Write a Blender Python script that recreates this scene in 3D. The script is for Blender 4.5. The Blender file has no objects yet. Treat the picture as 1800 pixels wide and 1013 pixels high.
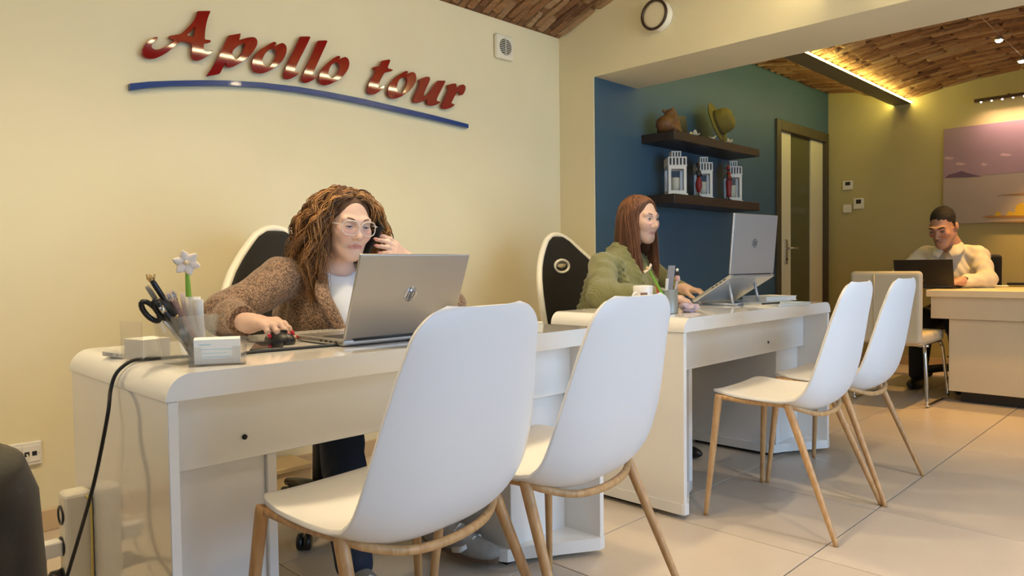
import bpy, bmesh, math, random
import numpy as np
from mathutils import Vector, Matrix
random.seed(7); rng = np.random.default_rng(7)
S = bpy.context.scene
COL = S.collection
PI = math.pi

# ---------------------------------------------------------------- camera
FPX, YAW, PITCH, ROLL, CAMH = 1272.5, 0.782, -0.0329, -0.01224, 0.95
_f = np.array([math.cos(PITCH)*math.cos(YAW), math.cos(PITCH)*math.sin(YAW), math.sin(PITCH)])
_r0 = np.array([math.sin(YAW), -math.cos(YAW), 0.0]); _u0 = np.cross(_r0, _f)
_r = math.cos(ROLL)*_r0 + math.sin(ROLL)*_u0; _u = -math.sin(ROLL)*_r0 + math.cos(ROLL)*_u0
cd = bpy.data.cameras.new('camera'); cam = bpy.data.objects.new('camera', cd); COL.objects.link(cam)
cam.matrix_world = Matrix(((_r[0], _u[0], -_f[0], 0), (_r[1], _u[1], -_f[1], 0), (_r[2], _u[2], -_f[2], CAMH), (0, 0, 0, 1)))
cd.sensor_width = 36; cd.lens = FPX/1800*36; cd.clip_start = 0.05; cd.clip_end = 100
S.camera = cam
def ray(x, y): return _f + _r*(x-900)/FPX - _u*(y-506.5)/FPX
CO = np.array([0, 0, CAMH])
def onx(x, y, X): d = ray(x, y); return CO + d*X/d[0]
def ony(x, y, Y): d = ray(x, y); return CO + d*Y/d[1]
def onz(x, y, Z): d = ray(x, y); return CO + d*(Z-CAMH)/d[2]

# ---------------------------------------------------------------- world, exposure
W = bpy.data.worlds.new('world'); S.world = W; W.use_nodes = True
bg = W.node_tree.nodes['Background']; bg.inputs[0].default_value = (0.62, 0.78, 1.0, 1); bg.inputs[1].default_value = 0.5
S.view_settings.view_transform = 'Standard'; S.view_settings.look = 'None'
S.view_settings.gamma = 1; S.view_settings.use_curve_mapping = False
S.view_settings.exposure = 0.55

# ---------------------------------------------------------------- lights
def area(name, loc, target, sx, sy, power, col, spread=None):
    l = bpy.data.lights.new(name, 'AREA'); l.shape = 'RECTANGLE'; l.size = sx; l.size_y = sy; l.energy = power; l.color = col
    if spread: l.spread = spread
    o = bpy.data.objects.new(name, l); COL.objects.link(o); o.location = loc
    o.rotation_euler = (Vector(target)-Vector(loc)).to_track_quat('-Z', 'Y').to_euler(); return o
# daylight entering through the street windows of the right-hand wall
area('window_area_light', (2.6, -1.72, 1.30), (2.5, 3, 1.0), 3.0, 1.8, 30, (0.44, 0.68, 1.0), spread=2.3)
area('window_area_light', (-1.25, 0.6, 1.5), (3, 1.4, 1.0), 1.8, 1.6, 3, (0.72, 0.86, 1.0))  # added weak cool fill, set at an unseen opening behind the camera
# LED profiles on the vault springers (light thrown up against the bricks)
LED_C = (1.0, 0.80, 0.30)
# ---------------------------------------------------------------- materials
MATS = {}
def mat(name, col=(.8,.8,.8), rough=.5, metal=0, coat=0, spec=.5, var=0, vscale=8, bump=0, bscale=60, trans=0, emit=None, estr=0, attr=None, sss=0, sheen=0, col2=None):
    if name in MATS: return MATS[name]
    m = bpy.data.materials.new(name); m.use_nodes = True; nt = m.node_tree; N = nt.nodes; L = nt.links
    b = N['Principled BSDF']; b.inputs['Base Color'].default_value = (*col, 1); b.inputs['Roughness'].default_value = rough
    b.inputs['Metallic'].default_value = metal; b.inputs['Coat Weight'].default_value = coat; b.inputs['Coat Roughness'].default_value = .04
    b.inputs['Specular IOR Level'].default_value = spec
    if trans: b.inputs['Transmission Weight'].default_value = trans
    if sss:
        b.inputs['Subsurface Weight'].default_value = sss; b.inputs['Subsurface Radius'].default_value = (.01, .004, .002); b.inputs['Subsurface Scale'].default_value = .4
    if sheen: b.inputs['Sheen Weight'].default_value = sheen
    if emit: b.inputs['Emission Color'].default_value = (*emit, 1); b.inputs['Emission Strength'].default_value = estr
    tc = None
    if var or bump: tc = N.new('ShaderNodeTexCoord')
    if attr:
        a = N.new('ShaderNodeAttribute'); a.attribute_name = attr; L.new(a.outputs['Color'], b.inputs['Base Color'])
    elif var:
        n = N.new('ShaderNodeTexNoise'); n.inputs['Scale'].default_value = vscale; n.inputs['Detail'].default_value = 5
        L.new(tc.outputs['Object'], n.inputs['Vector'])
        r = N.new('ShaderNodeValToRGB'); c2 = col2 or tuple(c*(1-var) for c in col)
        r.color_ramp.elements[0].position = .3; r.color_ramp.elements[1].position = .7
        r.color_ramp.elements[0].color = (*c2, 1); r.color_ramp.elements[1].color = (*col, 1)
        L.new(n.outputs['Fac'], r.inputs['Fac']); L.new(r.outputs['Color'], b.inputs['Base Color'])
    if bump:
        n = N.new('ShaderNodeTexNoise'); n.inputs['Scale'].default_value = bscale; n.inputs['Detail'].default_value = 4
        L.new(tc.outputs['Object'], n.inputs['Vector'])
        bp = N.new('ShaderNodeBump'); bp.inputs['Strength'].default_value = bump; bp.inputs['Distance'].default_value = .004
        L.new(n.outputs['Fac'], bp.inputs['Height']); L.new(bp.outputs['Normal'], b.inputs['Normal'])
    MATS[name] = m; return m
def nodes(m): return m.node_tree.nodes, m.node_tree.links, m.node_tree.nodes['Principled BSDF']
def clear_mat(name, tint=(.97,.97,.95), refl=.12, body=0.06, ior=1.5):
    if name in MATS: return MATS[name]
    m = bpy.data.materials.new(name); m.use_nodes = True; N = m.node_tree.nodes; L = m.node_tree.links
    for n in list(N): N.remove(n)
    o = N.new('ShaderNodeOutputMaterial'); t = N.new('ShaderNodeBsdfTransparent'); t.inputs[0].default_value = (*tint, 1)
    g = N.new('ShaderNodeBsdfGlossy'); g.inputs['Roughness'].default_value = .03
    d = N.new('ShaderNodeBsdfDiffuse'); d.inputs[0].default_value = (.9, .9, .88, 1)
    fr = N.new('ShaderNodeLayerWeight'); fr.inputs[0].default_value = .5; pw = N.new('ShaderNodeMath'); pw.operation = 'POWER'; pw.inputs[1].default_value = 4; L.new(fr.outputs['Facing'], pw.inputs[0])
    sc = N.new('ShaderNodeMath'); sc.operation = 'MULTIPLY'; sc.inputs[1].default_value = (ior-1)*1.1; L.new(pw.outputs[0], sc.inputs[0])
    ad = N.new('ShaderNodeMath'); ad.operation = 'ADD'; ad.inputs[1].default_value = refl*.1; L.new(sc.outputs[0], ad.inputs[0])
    x = N.new('ShaderNodeMixShader'); L.new(ad.outputs[0], x.inputs[0]); L.new(t.outputs[0], x.inputs[1]); L.new(g.outputs[0], x.inputs[2])
    y = N.new('ShaderNodeMixShader'); y.inputs[0].default_value = body; L.new(x.outputs[0], y.inputs[1]); L.new(d.outputs[0], y.inputs[2])
    L.new(y.outputs[0], o.inputs[0]); MATS[name] = m; return m
def wood_mat(name, c1, c2, rough=.45, scale=(30, 30, 3)):
    if name in MATS: return MATS[name]
    m = mat(name, c1, rough); N, L, b = nodes(m)
    tc = N.new('ShaderNodeTexCoord'); mp = N.new('ShaderNodeMapping'); mp.inputs['Scale'].default_value = scale
    n = N.new('ShaderNodeTexNoise'); n.inputs['Scale'].default_value = 4; n.inputs['Detail'].default_value = 6
    r = N.new('ShaderNodeValToRGB'); r.color_ramp.elements[0].position = .3; r.color_ramp.elements[1].position = .7
    r.color_ramp.elements[0].color = (*c1, 1); r.color_ramp.elements[1].color = (*c2, 1)
    L.new(tc.outputs['Object'], mp.inputs[0]); L.new(mp.outputs[0], n.inputs['Vector']); L.new(n.outputs['Fac'], r.inputs[0]); L.new(r.outputs[0], b.inputs['Base Color'])
    return m

# ---------------------------------------------------------------- mesh helpers
def rotz(a): c, s = math.cos(a), math.sin(a); return np.array([[c,-s,0],[s,c,0],[0,0,1.]])
def rotx(a): c, s = math.cos(a), math.sin(a); return np.array([[1.,0,0],[0,c,-s],[0,s,c]])
def roty(a): c, s = math.cos(a), math.sin(a); return np.array([[c,0,s],[0,1.,0],[-s,0,c]])
def nrm(v): v = np.asarray(v, float); return v/(np.linalg.norm(v)+1e-12)
def catmull(pts, n):
    P = np.asarray(pts, float); P = np.vstack([2*P[0]-P[1], P, 2*P[-1]-P[-2]]); out = []
    for i in range(1, len(P)-2):
        for t in np.linspace(0, 1, n, endpoint=False):
            a, b, c, d = P[i-1:i+3]
            out.append(.5*(2*b+(c-a)*t+(2*a-5*b+4*c-d)*t*t+(3*b-a-3*c+d)*t**3))
    out.append(P[-2]); return np.array(out)
class MB:
    def __init__(s): s.v = []; s.f = []; s.sm = []; s.n = 0
    def add(s, V, F, smooth=False, T=None, o=None):
        V = np.asarray(V, float)
        if T is not None: V = V @ np.asarray(T).T
        if o is not None: V = V + np.asarray(o, float)
        k = s.n; s.v.append(V); s.n += len(V)
        for f in F: s.f.append([i+k for i in f]); s.sm.append(smooth)
        return s
    def box(s, lo, hi, bev=0, T=None, o=None, seg=2):
        lo = np.array(lo, float); hi = np.array(hi, float)
        if bev:
            bm = bmesh.new(); bmesh.ops.create_cube(bm, size=1)
            for v in bm.verts: v.co = Vector((lo+hi)/2 + np.array(v.co)*(hi-lo))
            bmesh.ops.bevel(bm, geom=bm.edges[:], offset=bev, segments=seg, affect='EDGES', profile=.5)
            bm.verts.index_update(); V = [v.co[:] for v in bm.verts]; F = [[v.index for v in f.verts] for f in bm.faces]; bm.free()
            return s.add(V, F, False, T, o)
        V = [(x, y, z) for z in (lo[2], hi[2]) for y in (lo[1], hi[1]) for x in (lo[0], hi[0])]
        return s.add(V, [(0,2,3,1),(4,5,7,6),(0,1,5,4),(2,6,7,3),(0,4,6,2),(1,3,7,5)], False, T, o)
    def tube(s, path, r, n=10, caps=True, T=None, o=None, sq=None, closed=False):
        P = np.asarray(path, float); m = len(P); r = np.broadcast_to(np.asarray(r, float), (m,)) if np.ndim(r) < 1 or len(np.atleast_1d(r)) == m else np.interp(np.linspace(0,1,m), np.linspace(0,1,len(r)), r)
        if closed: tg = np.roll(P,-1,0)-np.roll(P,1,0)
        else: tg = np.gradient(P, axis=0)
        tg = tg/(np.linalg.norm(tg, axis=1, keepdims=True)+1e-12)
        ref = np.array([0,0,1.]) if abs(tg[0][2]) < .9 else np.array([1.,0,0])
        u = nrm(np.cross(tg[0], ref)); V = []
        for i in range(m):
            u = nrm(u - tg[i]*(u@tg[i])); w = np.cross(tg[i], u)
            for k in range(n):
                a = 2*PI*k/n; ca, sa = math.cos(a), math.sin(a)
                if sq: q = 1/((abs(ca)**sq+abs(sa)**sq)**(1/sq)); ca *= q; sa *= q
                V.append(P[i]+(u*ca+w*sa)*r[i])
        F = []
        for i in range(m if closed else m-1):
            j = (i+1) % m
            for k in range(n): F.append((i*n+k, i*n+(k+1)%n, j*n+(k+1)%n, j*n+k))
        s.add(V, F, True, T, o)
        if caps and not closed:
            s.f.append([s.n-m*n+k for k in range(n)][::-1]); s.sm.append(False)
            s.f.append([s.n-n+k for k in range(n)]); s.sm.append(False)
        return s
    def lathe(s, prof, n=24, T=None, o=None, sx=1, sy=1, smooth=True):
        V = []; F = []; m = len(prof)
        for (r, z) in prof:
            for k in range(n): a = 2*PI*k/n; V.append((r*math.cos(a)*sx, r*math.sin(a)*sy, z))
        for i in range(m-1):
            for k in range(n): F.append((i*n+k, i*n+(k+1)%n, (i+1)*n+(k+1)%n, (i+1)*n+k))
        F.append(list(range(n))[::-1]); F.append([(m-1)*n+k for k in range(n)])
        return s.add(V, F, smooth, T, o)
    def prism(s, poly, h, T=None, o=None, smooth=False):
        n = len(poly); V = [(x, y, 0) for x, y in poly]+[(x, y, h) for x, y in poly]
        return s.add(V, [list(range(n))[::-1], list(range(n, 2*n))]+[(i, (i+1)%n, n+(i+1)%n, n+i) for i in range(n)], smooth, T, o)
    def grid(s, G, smooth=True, T=None, o=None, flip=False):
        G = np.asarray(G, float); a, b = G.shape[:2]; F = []
        for i in range(a-1):
            for j in range(b-1):
                q = (i*b+j, i*b+j+1, (i+1)*b+j+1, (i+1)*b+j); F.append(q[::-1] if flip else q)
        return s.add(G.reshape(-1, 3), F, smooth, T, o)
    def sphere(s, c, r, n=12, m=8, T=None):
        r = np.broadcast_to(np.asarray(r, float), (3,)); V = [(0,0,1)]; F = []
        for i in range(1, m):
            for k in range(n): a = PI*i/m; b = 2*PI*k/n; V.append((math.sin(a)*math.cos(b), math.sin(a)*math.sin(b), math.cos(a)))
        V.append((0,0,-1)); e = len(V)-1
        for k in range(n): F.append((0, 1+k, 1+(k+1)%n)); F.append((e, 1+(m-2)*n+(k+1)%n, 1+(m-2)*n+k))
        for i in range(m-2):
            for k in range(n): F.append((1+i*n+k, 1+(i+1)*n+k, 1+(i+1)*n+(k+1)%n, 1+i*n+(k+1)%n))
        return s.add(np.array(V)*r, F, True, T, c)
    def mesh(s, name):
        me = bpy.data.meshes.new(name); V = np.vstack(s.v)
        me.from_pydata(V.tolist(), [], s.f); me.polygons.foreach_set('use_smooth', s.sm); me.update(); return me
    def build(s, name, m, parent=None, loc=None, rz=0, fix=True):
        me = s.mesh(name)
        if fix:
            bm = bmesh.new(); bm.from_mesh(me); bmesh.ops.recalc_face_normals(bm, faces=bm.faces[:]); bm.to_mesh(me); bm.free()
        return link(name, me, m, parent, loc, rz)
def link(name, me, m, parent=None, loc=None, rz=0):
    o = bpy.data.objects.new(name, me); COL.objects.link(o)
    if m is not None and len(me.materials) == 0: me.materials.append(m)
    if parent: o.parent = parent
    if loc is not None: o.location = loc
    o.rotation_euler[2] = rz; return o
def tag(o, label=None, cat=None, group=None, kind=None):
    if label: o['label'] = label
    if cat: o['category'] = cat
    if group: o['group'] = group
    if kind: o['kind'] = kind
    return o
def thing(name, label, cat, loc=(0,0,0), rz=0, group=None):
    o = bpy.data.objects.new(name, None); COL.objects.link(o); o.location = loc; o.rotation_euler[2] = rz; o.empty_display_size = .05
    return tag(o, label, cat, group)
def struct(o): o['kind'] = 'structure'; return o
def copy_tree(o, parent=None):
    c = o.copy(); COL.objects.link(c); c.parent = parent
    for ch in list(o.children): copy_tree(ch, c)
    return c
def weighted(o):
    return o
def smooth_by_angle(o, ang=35):
    me = o.data; bm = bmesh.new(); bm.from_mesh(me); a = math.radians(ang)
    for f in bm.faces: f.smooth = True
    for e in bm.edges: e.smooth = not (len(e.link_faces) == 2 and e.calc_face_angle(0) > a)
    bm.to_mesh(me); bm.free(); return o

# ---------------------------------------------------------------- signed-distance modelling (bodies, clothes, soft things)
def _cap(P, a, b, ra, rb):
    a = np.asarray(a, np.float32); b = np.asarray(b, np.float32); ba = b-a; pa = P-a
    t = np.clip((pa@ba)/max(float(ba@ba), 1e-12), 0, 1)
    q = pa-t[:, None]*ba; return np.sqrt(np.einsum('ij,ij->i', q, q))-(ra+(rb-ra)*t)
def _ell(P, c, r, M=None):
    q = P-np.asarray(c, np.float32)
    if M is not None: q = q@np.asarray(M, np.float32)
    r = np.asarray(r, np.float32); a = q/r; k0 = np.sqrt(np.einsum('ij,ij->i', a, a)); a = a/r; k1 = np.sqrt(np.einsum('ij,ij->i', a, a))
    return k0*(k0-1)/np.maximum(k1, 1e-6)
class SDF:
    def __init__(s): s.ops = []; s.M = np.eye(3); s.c = np.zeros(3); s.post = None
    def frame(s, M, c): s.M = np.asarray(M, float); s.c = np.asarray(c, float); return s
    def w(s, p): return s.M@np.asarray(p, float)+s.c
    def cap(s, a, b, ra, rb=None, k=.01, sub=False):
        rb = ra if rb is None else rb; a = s.w(a); b = s.w(b)
        s.ops.append((0, (a, b, ra, rb), k, sub, (a+b)/2, np.linalg.norm(b-a)/2+max(ra, rb))); return s
    def chain(s, pts, rs, k=.01):
        for i in range(len(pts)-1): s.cap(pts[i], pts[i+1], rs[i], rs[i+1], k)
        return s
    def ell(s, c, r, k=.01, sub=False, R=None):
        c = s.w(c); M = s.M if R is None else s.M@R; r = np.broadcast_to(np.asarray(r, float), (3,))
        s.ops.append((1, (c, r, M), k, sub, c, max(r))); return s
    def __call__(s, P):
        d = np.full(len(P), 1., np.float32)
        for kind, a, k, sub, c, R in s.ops:
            q = P-np.asarray(c, np.float32); ix = np.nonzero(np.einsum('ij,ij->i', q, q) < (R+.075)**2)[0]
            if not len(ix): continue
            e = _cap(P[ix], *a) if kind == 0 else _ell(P[ix], *a)
            x = d[ix]
            if sub: h = np.maximum(k-np.abs(x+e), 0)/k; d[ix] = np.maximum(x, -e)+h*h*k*.25
            else: h = np.maximum(k-np.abs(x-e), 0)/k; d[ix] = np.minimum(x, e)-h*h*k*.25
        if s.post: d = s.post(P, d)
        return d
    def bounds(s):
        lo = np.min([o[4]-o[5] for o in s.ops if not o[3]], axis=0); hi = np.max([o[4]+o[5] for o in s.ops if not o[3]], axis=0); return lo-.012, hi+.012
    def mesh(s, name, h, org=(0,0,0), lo=None, hi=None):
        b = s.bounds(); lo = b[0] if lo is None else np.asarray(lo, float); hi = b[1] if hi is None else np.asarray(hi, float)
        B = 8; nb = np.ceil((hi-lo)/(h*B)).astype(int); n = nb*B
        g = np.stack(np.meshgrid(*[np.arange(k) for k in nb], indexing='ij'), -1).reshape(-1, 3)
        cd_ = s((lo+(g*B+B/2-.5)*h).astype(np.float32)); act = np.abs(cd_) < B*h*1.15
        F = np.repeat(np.repeat(np.repeat(np.where(cd_ < 0, -1., 1.).astype(np.float32).reshape(nb), B, 0), B, 1), B, 2)
        off = np.stack(np.meshgrid(*[np.arange(B)]*3, indexing='ij'), -1).reshape(-1, 3)
        ag = g[act]
        for i in range(0, len(ag), 900):
            idx = (ag[i:i+900, None, :]*B+off[None]).reshape(-1, 3)
            F[idx[:,0], idx[:,1], idx[:,2]] = s((lo+idx*h).astype(np.float32))
        V, Q = surfnet(F); V = lo+V*h-np.asarray(org, float)
        me = bpy.data.meshes.new(name); me.vertices.add(len(V)); me.vertices.foreach_set('co', V.astype(np.float32).ravel())
        me.loops.add(len(Q)*4); me.loops.foreach_set('vertex_index', Q.astype(np.int32).ravel())
        me.polygons.add(len(Q)); me.polygons.foreach_set('loop_start', np.arange(0, len(Q)*4, 4, dtype=np.int32))
        me.polygons.foreach_set('use_smooth', np.ones(len(Q), bool)); me.update(calc_edges=True); me.validate(); return me
def surfnet(F):
    s = F < 0; n = F.shape
    c = np.zeros((n[0]-1, n[1]-1, n[2]-1), np.uint8)
    for i in (0, 1):
        for j in (0, 1):
            for k in (0, 1): c += s[i:n[0]-1+i, j:n[1]-1+j, k:n[2]-1+k]
    A = np.argwhere((c > 0) & (c < 8)); idx = np.full(c.shape, -1, np.int32); idx[A[:,0], A[:,1], A[:,2]] = np.arange(len(A))
    acc = np.zeros((len(A), 3)); cnt = np.zeros(len(A))
    C = [(i, j, k) for i in (0,1) for j in (0,1) for k in (0,1)]
    for a in C:
        for b in C:
            if sum(b)-sum(a) == 1 and all(y >= x for x, y in zip(a, b)):
                fa = F[A[:,0]+a[0], A[:,1]+a[1], A[:,2]+a[2]]; fb = F[A[:,0]+b[0], A[:,1]+b[1], A[:,2]+b[2]]
                m = (fa < 0) != (fb < 0); t = fa/np.where(m, fa-fb, 1)
                p = np.array(a)+t[:, None]*(np.array(b)-np.array(a)); acc[m] += p[m]; cnt[m] += 1
    V = A+acc/np.maximum(cnt, 1)[:, None]; Q = []
    for ax in range(3):
        u, v = (ax+1)%3, (ax+2)%3
        sl0 = [slice(1, -1)]*3; sl0[ax] = slice(0, -1); sl1 = list(sl0); sl1[ax] = slice(1, None)
        x = s[tuple(sl0)]; y = s[tuple(sl1)]
        for m, fl in ((x & ~y, False), (~x & y, True)):
            E_ = np.argwhere(m); 
            if not len(E_): continue
            base = E_.copy(); base[:, u] += 1; base[:, v] += 1
            def cell(du, dv): q = base.copy(); q[:, u] -= du; q[:, v] -= dv; return idx[q[:,0], q[:,1], q[:,2]]
            q = np.stack([cell(0,0), cell(1,0), cell(1,1), cell(0,1)], 1)
            if fl: q = q[:, ::-1]
            Q.append(q[(q >= 0).all(1)])
    return V, np.vstack(Q)
def paint(me, fn, name='col'):
    V = np.empty(len(me.vertices)*3, np.float32); me.vertices.foreach_get('co', V); V = V.reshape(-1, 3)
    a = me.color_attributes.new(name, 'FLOAT_COLOR', 'POINT'); c = np.ones((len(V), 4), np.float32); c[:, :3] = fn(V)
    a.data.foreach_set('color', c.ravel())
# ================================================================ the room
YW, XP, YB, XM = 3.05, 3.52, 2.768, 7.13          # sign wall, pier face, blue wall, back wall
XL, YR = -1.5, -1.8                                # wall behind the camera, street wall
SOF, XB = 2.085, 3.969                             # beam soffit height, back of the beam
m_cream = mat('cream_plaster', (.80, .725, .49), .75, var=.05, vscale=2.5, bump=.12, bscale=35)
m_cream_dim = mat('cream_plaster_dim', (.50, .43, .19), .75, var=.05, vscale=2.5, bump=.12, bscale=35)  # same paint as the sign wall, the back room's dimness put into its colour
m_beam = mat('beam_plaster', (.78, .69, .48), .8, var=.05, vscale=3, bump=.12, bscale=35)
m_blue = mat('blue_paint', (.045, .105, .155), .6, var=.08, vscale=3, bump=.1, bscale=40)
m_white = mat('white_wall', (.8, .78, .72), .7)
m_grout = mat('floor_grout', (.16, .13, .10), .8, var=.2, vscale=20)
m_base = mat('baseboard_tile', (.60, .44, .26), .4, var=.1, vscale=12)

def tile_mat():
    m = mat('beige_floor_tile', (.56, .47, .37), .32, spec=.45); N, L, b = nodes(m)
    oi = N.new('ShaderNodeObjectInfo'); tc = N.new('ShaderNodeTexCoord')
    n = N.new('ShaderNodeTexNoise'); n.inputs['Scale'].default_value = 5; n.inputs['Detail'].default_value = 8; n.inputs['Roughness'].default_value = .7
    ad = N.new('ShaderNodeVectorMath'); ad.operation = 'ADD'; L.new(tc.outputs['Object'], ad.inputs[0]); L.new(oi.outputs['Location'], ad.inputs[1]); L.new(ad.outputs[0], n.inputs['Vector'])
    r = N.new('ShaderNodeValToRGB'); r.color_ramp.elements[0].color = (.52, .43, .335, 1); r.color_ramp.elements[1].color = (.63, .545, .44, 1)
    L.new(n.outputs['Fac'], r.inputs[0]); hs = N.new('ShaderNodeHueSaturation'); L.new(r.outputs[0], hs.inputs['Color'])
    mr = N.new('ShaderNodeMapRange'); mr.inputs['To Min'].default_value = .94; mr.inputs['To Max'].default_value = 1.05; L.new(oi.outputs['Random'], mr.inputs[0]); L.new(mr.outputs[0], hs.inputs['Value'])
    L.new(hs.outputs[0], b.inputs['Base Color'])
    rr = N.new('ShaderNodeMapRange'); rr.inputs['To Min'].default_value = .26; rr.inputs['To Max'].default_value = .42; L.new(n.outputs['Fac'], rr.inputs[0]); L.new(rr.outputs[0], b.inputs['Roughness'])
    return m
m_tile = tile_mat()
fl = struct(MB().box((XL-.15, YR-.15, -.12), (XM+.15, YW+.15, -.006)).build('floor', m_grout))
TX = [XL]+[2.298+.6035*k for k in range(-6, 8)]+[XM]; TX = [x for x in TX if XL <= x <= XM]
TY = [YR]+[.944+.6*k for k in range(-4, 4)]+[YW]; TY = sorted(set(y for y in TY if YR <= y <= YW))
_tm = {}
for i in range(len(TX)-1):
    for j in range(len(TY)-1):
        sx, sy = round(TX[i+1]-TX[i], 3), round(TY[j+1]-TY[j], 3)
        if (sx, sy) not in _tm: _tm[(sx, sy)] = MB().box((-sx/2+.0022, -sy/2+.0022, -.03), (sx/2-.0022, sy/2-.0022, 0), bev=.0012, seg=1).mesh('floor_tile')
        cx, cy = (TX[i]+TX[i+1])/2, (TY[j]+TY[j+1])/2
        if cy > YB+.1 and cx > XP: continue
        link('floor_tile', _tm[(sx, sy)], m_tile, fl, (cx, cy, 0))

struct(MB().box((XL-.15, YW, -.05), (XB, YW+.15, 3.1)).build('wall_left', m_cream))
pier = MB().box((XP, YB+.006, -.05), (XB-.002, YW, 3.1)); struct(pier.build('wall_pier', m_cream))
struct(MB().box((XP, YR, SOF), (XB-.002, YB+.006, 3.1)).build('wall_beam', m_cream))
bl = MB().box((XP+.008, YB, -.05), (XB, YB+.006, SOF)).box((XB, YB, -.05), (5.985, YB+.16, 3.1)).box((5.985, YB, 2.16), (XM, YB+.16, 3.1)).box((7.10, YB, -.05), (XM, YB+.16, 2.16))
struct(bl.build('wall_blue', m_blue))
struct(MB().box((XM, YR-.15, -.05), (XM+.15, YB+.5, 3.1)).build('wall_back', m_cream_dim))
# street wall with two large window openings
wr = MB().box((XL-.15, YR-.15, -.05), (XM, YR, .35)).box((XL-.15, YR-.15, 2.3), (XM, YR, 3.1))
for a, b in ((XL-.15, .05), (2.05, 2.2), (4.2, XM)): wr.box((a, YR-.15, .35), (b, YR, 2.3))
struct(wr.build('wall_right', m_white))
wb = MB().box((XL-.15, YR, -.05), (XL, YW, .6)).box((XL-.15, YR, 2.3), (XL, YW, 3.1)).box((XL-.15, YR, .6), (XL, -.4, 2.3)).box((XL-.15, 1.6, .6), (XL, YW, 2.3))
struct(wb.build('wall_behind', m_white))
m_frame = mat('window_frame', (.75, .75, .75), .4); m_pane = clear_mat('window_glass', (.98, .99, 1), .1, 0)
def window(name, lo, hi, axis):
    f = MB(); w = .05; lo = np.array(lo, float); hi = np.array(hi, float); a = 1-axis
    for (p, q) in (((0, 0), (1, w)), ((0, -w), (1, 1)), ((0, 0), (w, 1)), ((-w, 0), (1, 1))):
        l = lo.copy(); h = hi.copy()
        for k, ax in enumerate((a, 2)):
            L_ = hi[ax]-lo[ax]
            l[ax] = hi[ax]+p[k] if p[k] < 0 else lo[ax]
            h[ax] = lo[ax]+q[k] if 0 < q[k] < 1 else hi[ax]
        f.box(l, h)
    o = struct(f.build(name, m_frame)); l = lo.copy(); h = hi.copy(); mid = (lo[axis]+hi[axis])/2; l[axis] = mid-.003; h[axis] = mid+.003
    MB().box(l, h).build('pane', m_pane, o); return o
window('window_1', (.05, YR-.1, .35), (2.05, YR-.04, 2.3), 1)
window('window_2', (2.2, YR-.1, .35), (4.2, YR-.04, 2.3), 1)
window('added_window_3', (XL-.1, -.4, .6), (XL-.04, 1.6, 2.3), 0)  # unseen opening added to hold the second area light

# ---- baseboards
struct(MB().box((XL, YW-.012, 0), (XP, YW, .078), bev=.003).build('baseboard_left', m_base))
struct(MB().box((XP-.012, YB+.01, 0), (XP, YW-.013, .078), bev=.003).build('baseboard_pier', m_base))
struct(MB().box((XM-.012, YR, 0), (XM, YB-.01, .078), bev=.003).build('baseboard_back', m_base))
struct(MB().box((XB+.002, YB-.012, 0), (5.96, YB, .078), bev=.003).build('baseboard_blue', m_base))

# ---- brick vaults
def brick_mat(name, c):
    m = mat(name, c, .85); N, L, b = nodes(m); oi = N.new('ShaderNodeObjectInfo'); tc = N.new('ShaderNodeTexCoord')
    n = N.new('ShaderNodeTexNoise'); n.inputs['Scale'].default_value = 25; n.inputs['Detail'].default_value = 6
    ad = N.new('ShaderNodeVectorMath'); ad.operation = 'ADD'; L.new(tc.outputs['Object'], ad.inputs[0]); L.new(oi.outputs['Location'], ad.inputs[1]); L.new(ad.outputs[0], n.inputs['Vector'])
    r = N.new('ShaderNodeValToRGB'); e = r.color_ramp.elements
    e[0].position = 0; e[0].color = (.12, .05, .02, 1); e[1].position = 1; e[1].color = (.38, .25, .13, 1)
    for p, cc in ((.25, (.22, .10, .04)), (.5, (.29, .145, .058)), (.75, (.33, .19, .09))): q = e.new(p); q.color = (*cc, 1)
    mx = N.new('ShaderNodeMath'); mx.operation = 'MULTIPLY_ADD'; mx.inputs[1].default_value = .45; L.new(n.outputs['Fac'], mx.inputs[0])
    sc = N.new('ShaderNodeMath'); sc.operation = 'MULTIPLY_ADD'; sc.inputs[1].default_value = .95; sc.inputs[2].default_value = -.22; L.new(oi.outputs['Random'], sc.inputs[0]); L.new(sc.outputs[0], mx.inputs[2])
    L.new(mx.outputs[0], r.inputs[0]); L.new(r.outputs[0], b.inputs['Base Color'])
    bp = N.new('ShaderNodeBump'); bp.inputs['Strength'].default_value = .9; bp.inputs['Distance'].default_value = .02; L.new(n.outputs['Fac'], bp.inputs['Height']); L.new(bp.outputs[0], b.inputs['Normal'])
    return m
m_brick = brick_mat('old_brick', (.36, .19, .08))
m_mortar = mat('vault_mortar', (.10, .065, .032), .9, var=.4, vscale=18, bump=.6, bscale=40)
m_farb = mat('far_brick_vault', (.3, .15, .06), .9); _N, _L, _b = nodes(m_farb); _tc = _N.new('ShaderNodeTexCoord'); _mp = _N.new('ShaderNodeMapping'); _mp.inputs['Rotation'].default_value = (0, 0, PI/2)
_bt = _N.new('ShaderNodeTexBrick'); _bt.inputs['Scale'].default_value = 1; _bt.inputs['Brick Width'].default_value = .283; _bt.inputs['Row Height'].default_value = .058; _bt.inputs['Mortar Size'].default_value = .006
_bt.inputs['Color1'].default_value = (.30, .15, .06, 1); _bt.inputs['Color2'].default_value = (.17, .075, .03, 1); _bt.inputs['Mortar'].default_value = (.10, .065, .032, 1)
_L.new(_tc.outputs['Object'], _mp.inputs[0]); _L.new(_mp.outputs[0], _bt.inputs['Vector']); _L.new(_bt.outputs['Color'], _b.inputs['Base Color'])
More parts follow.
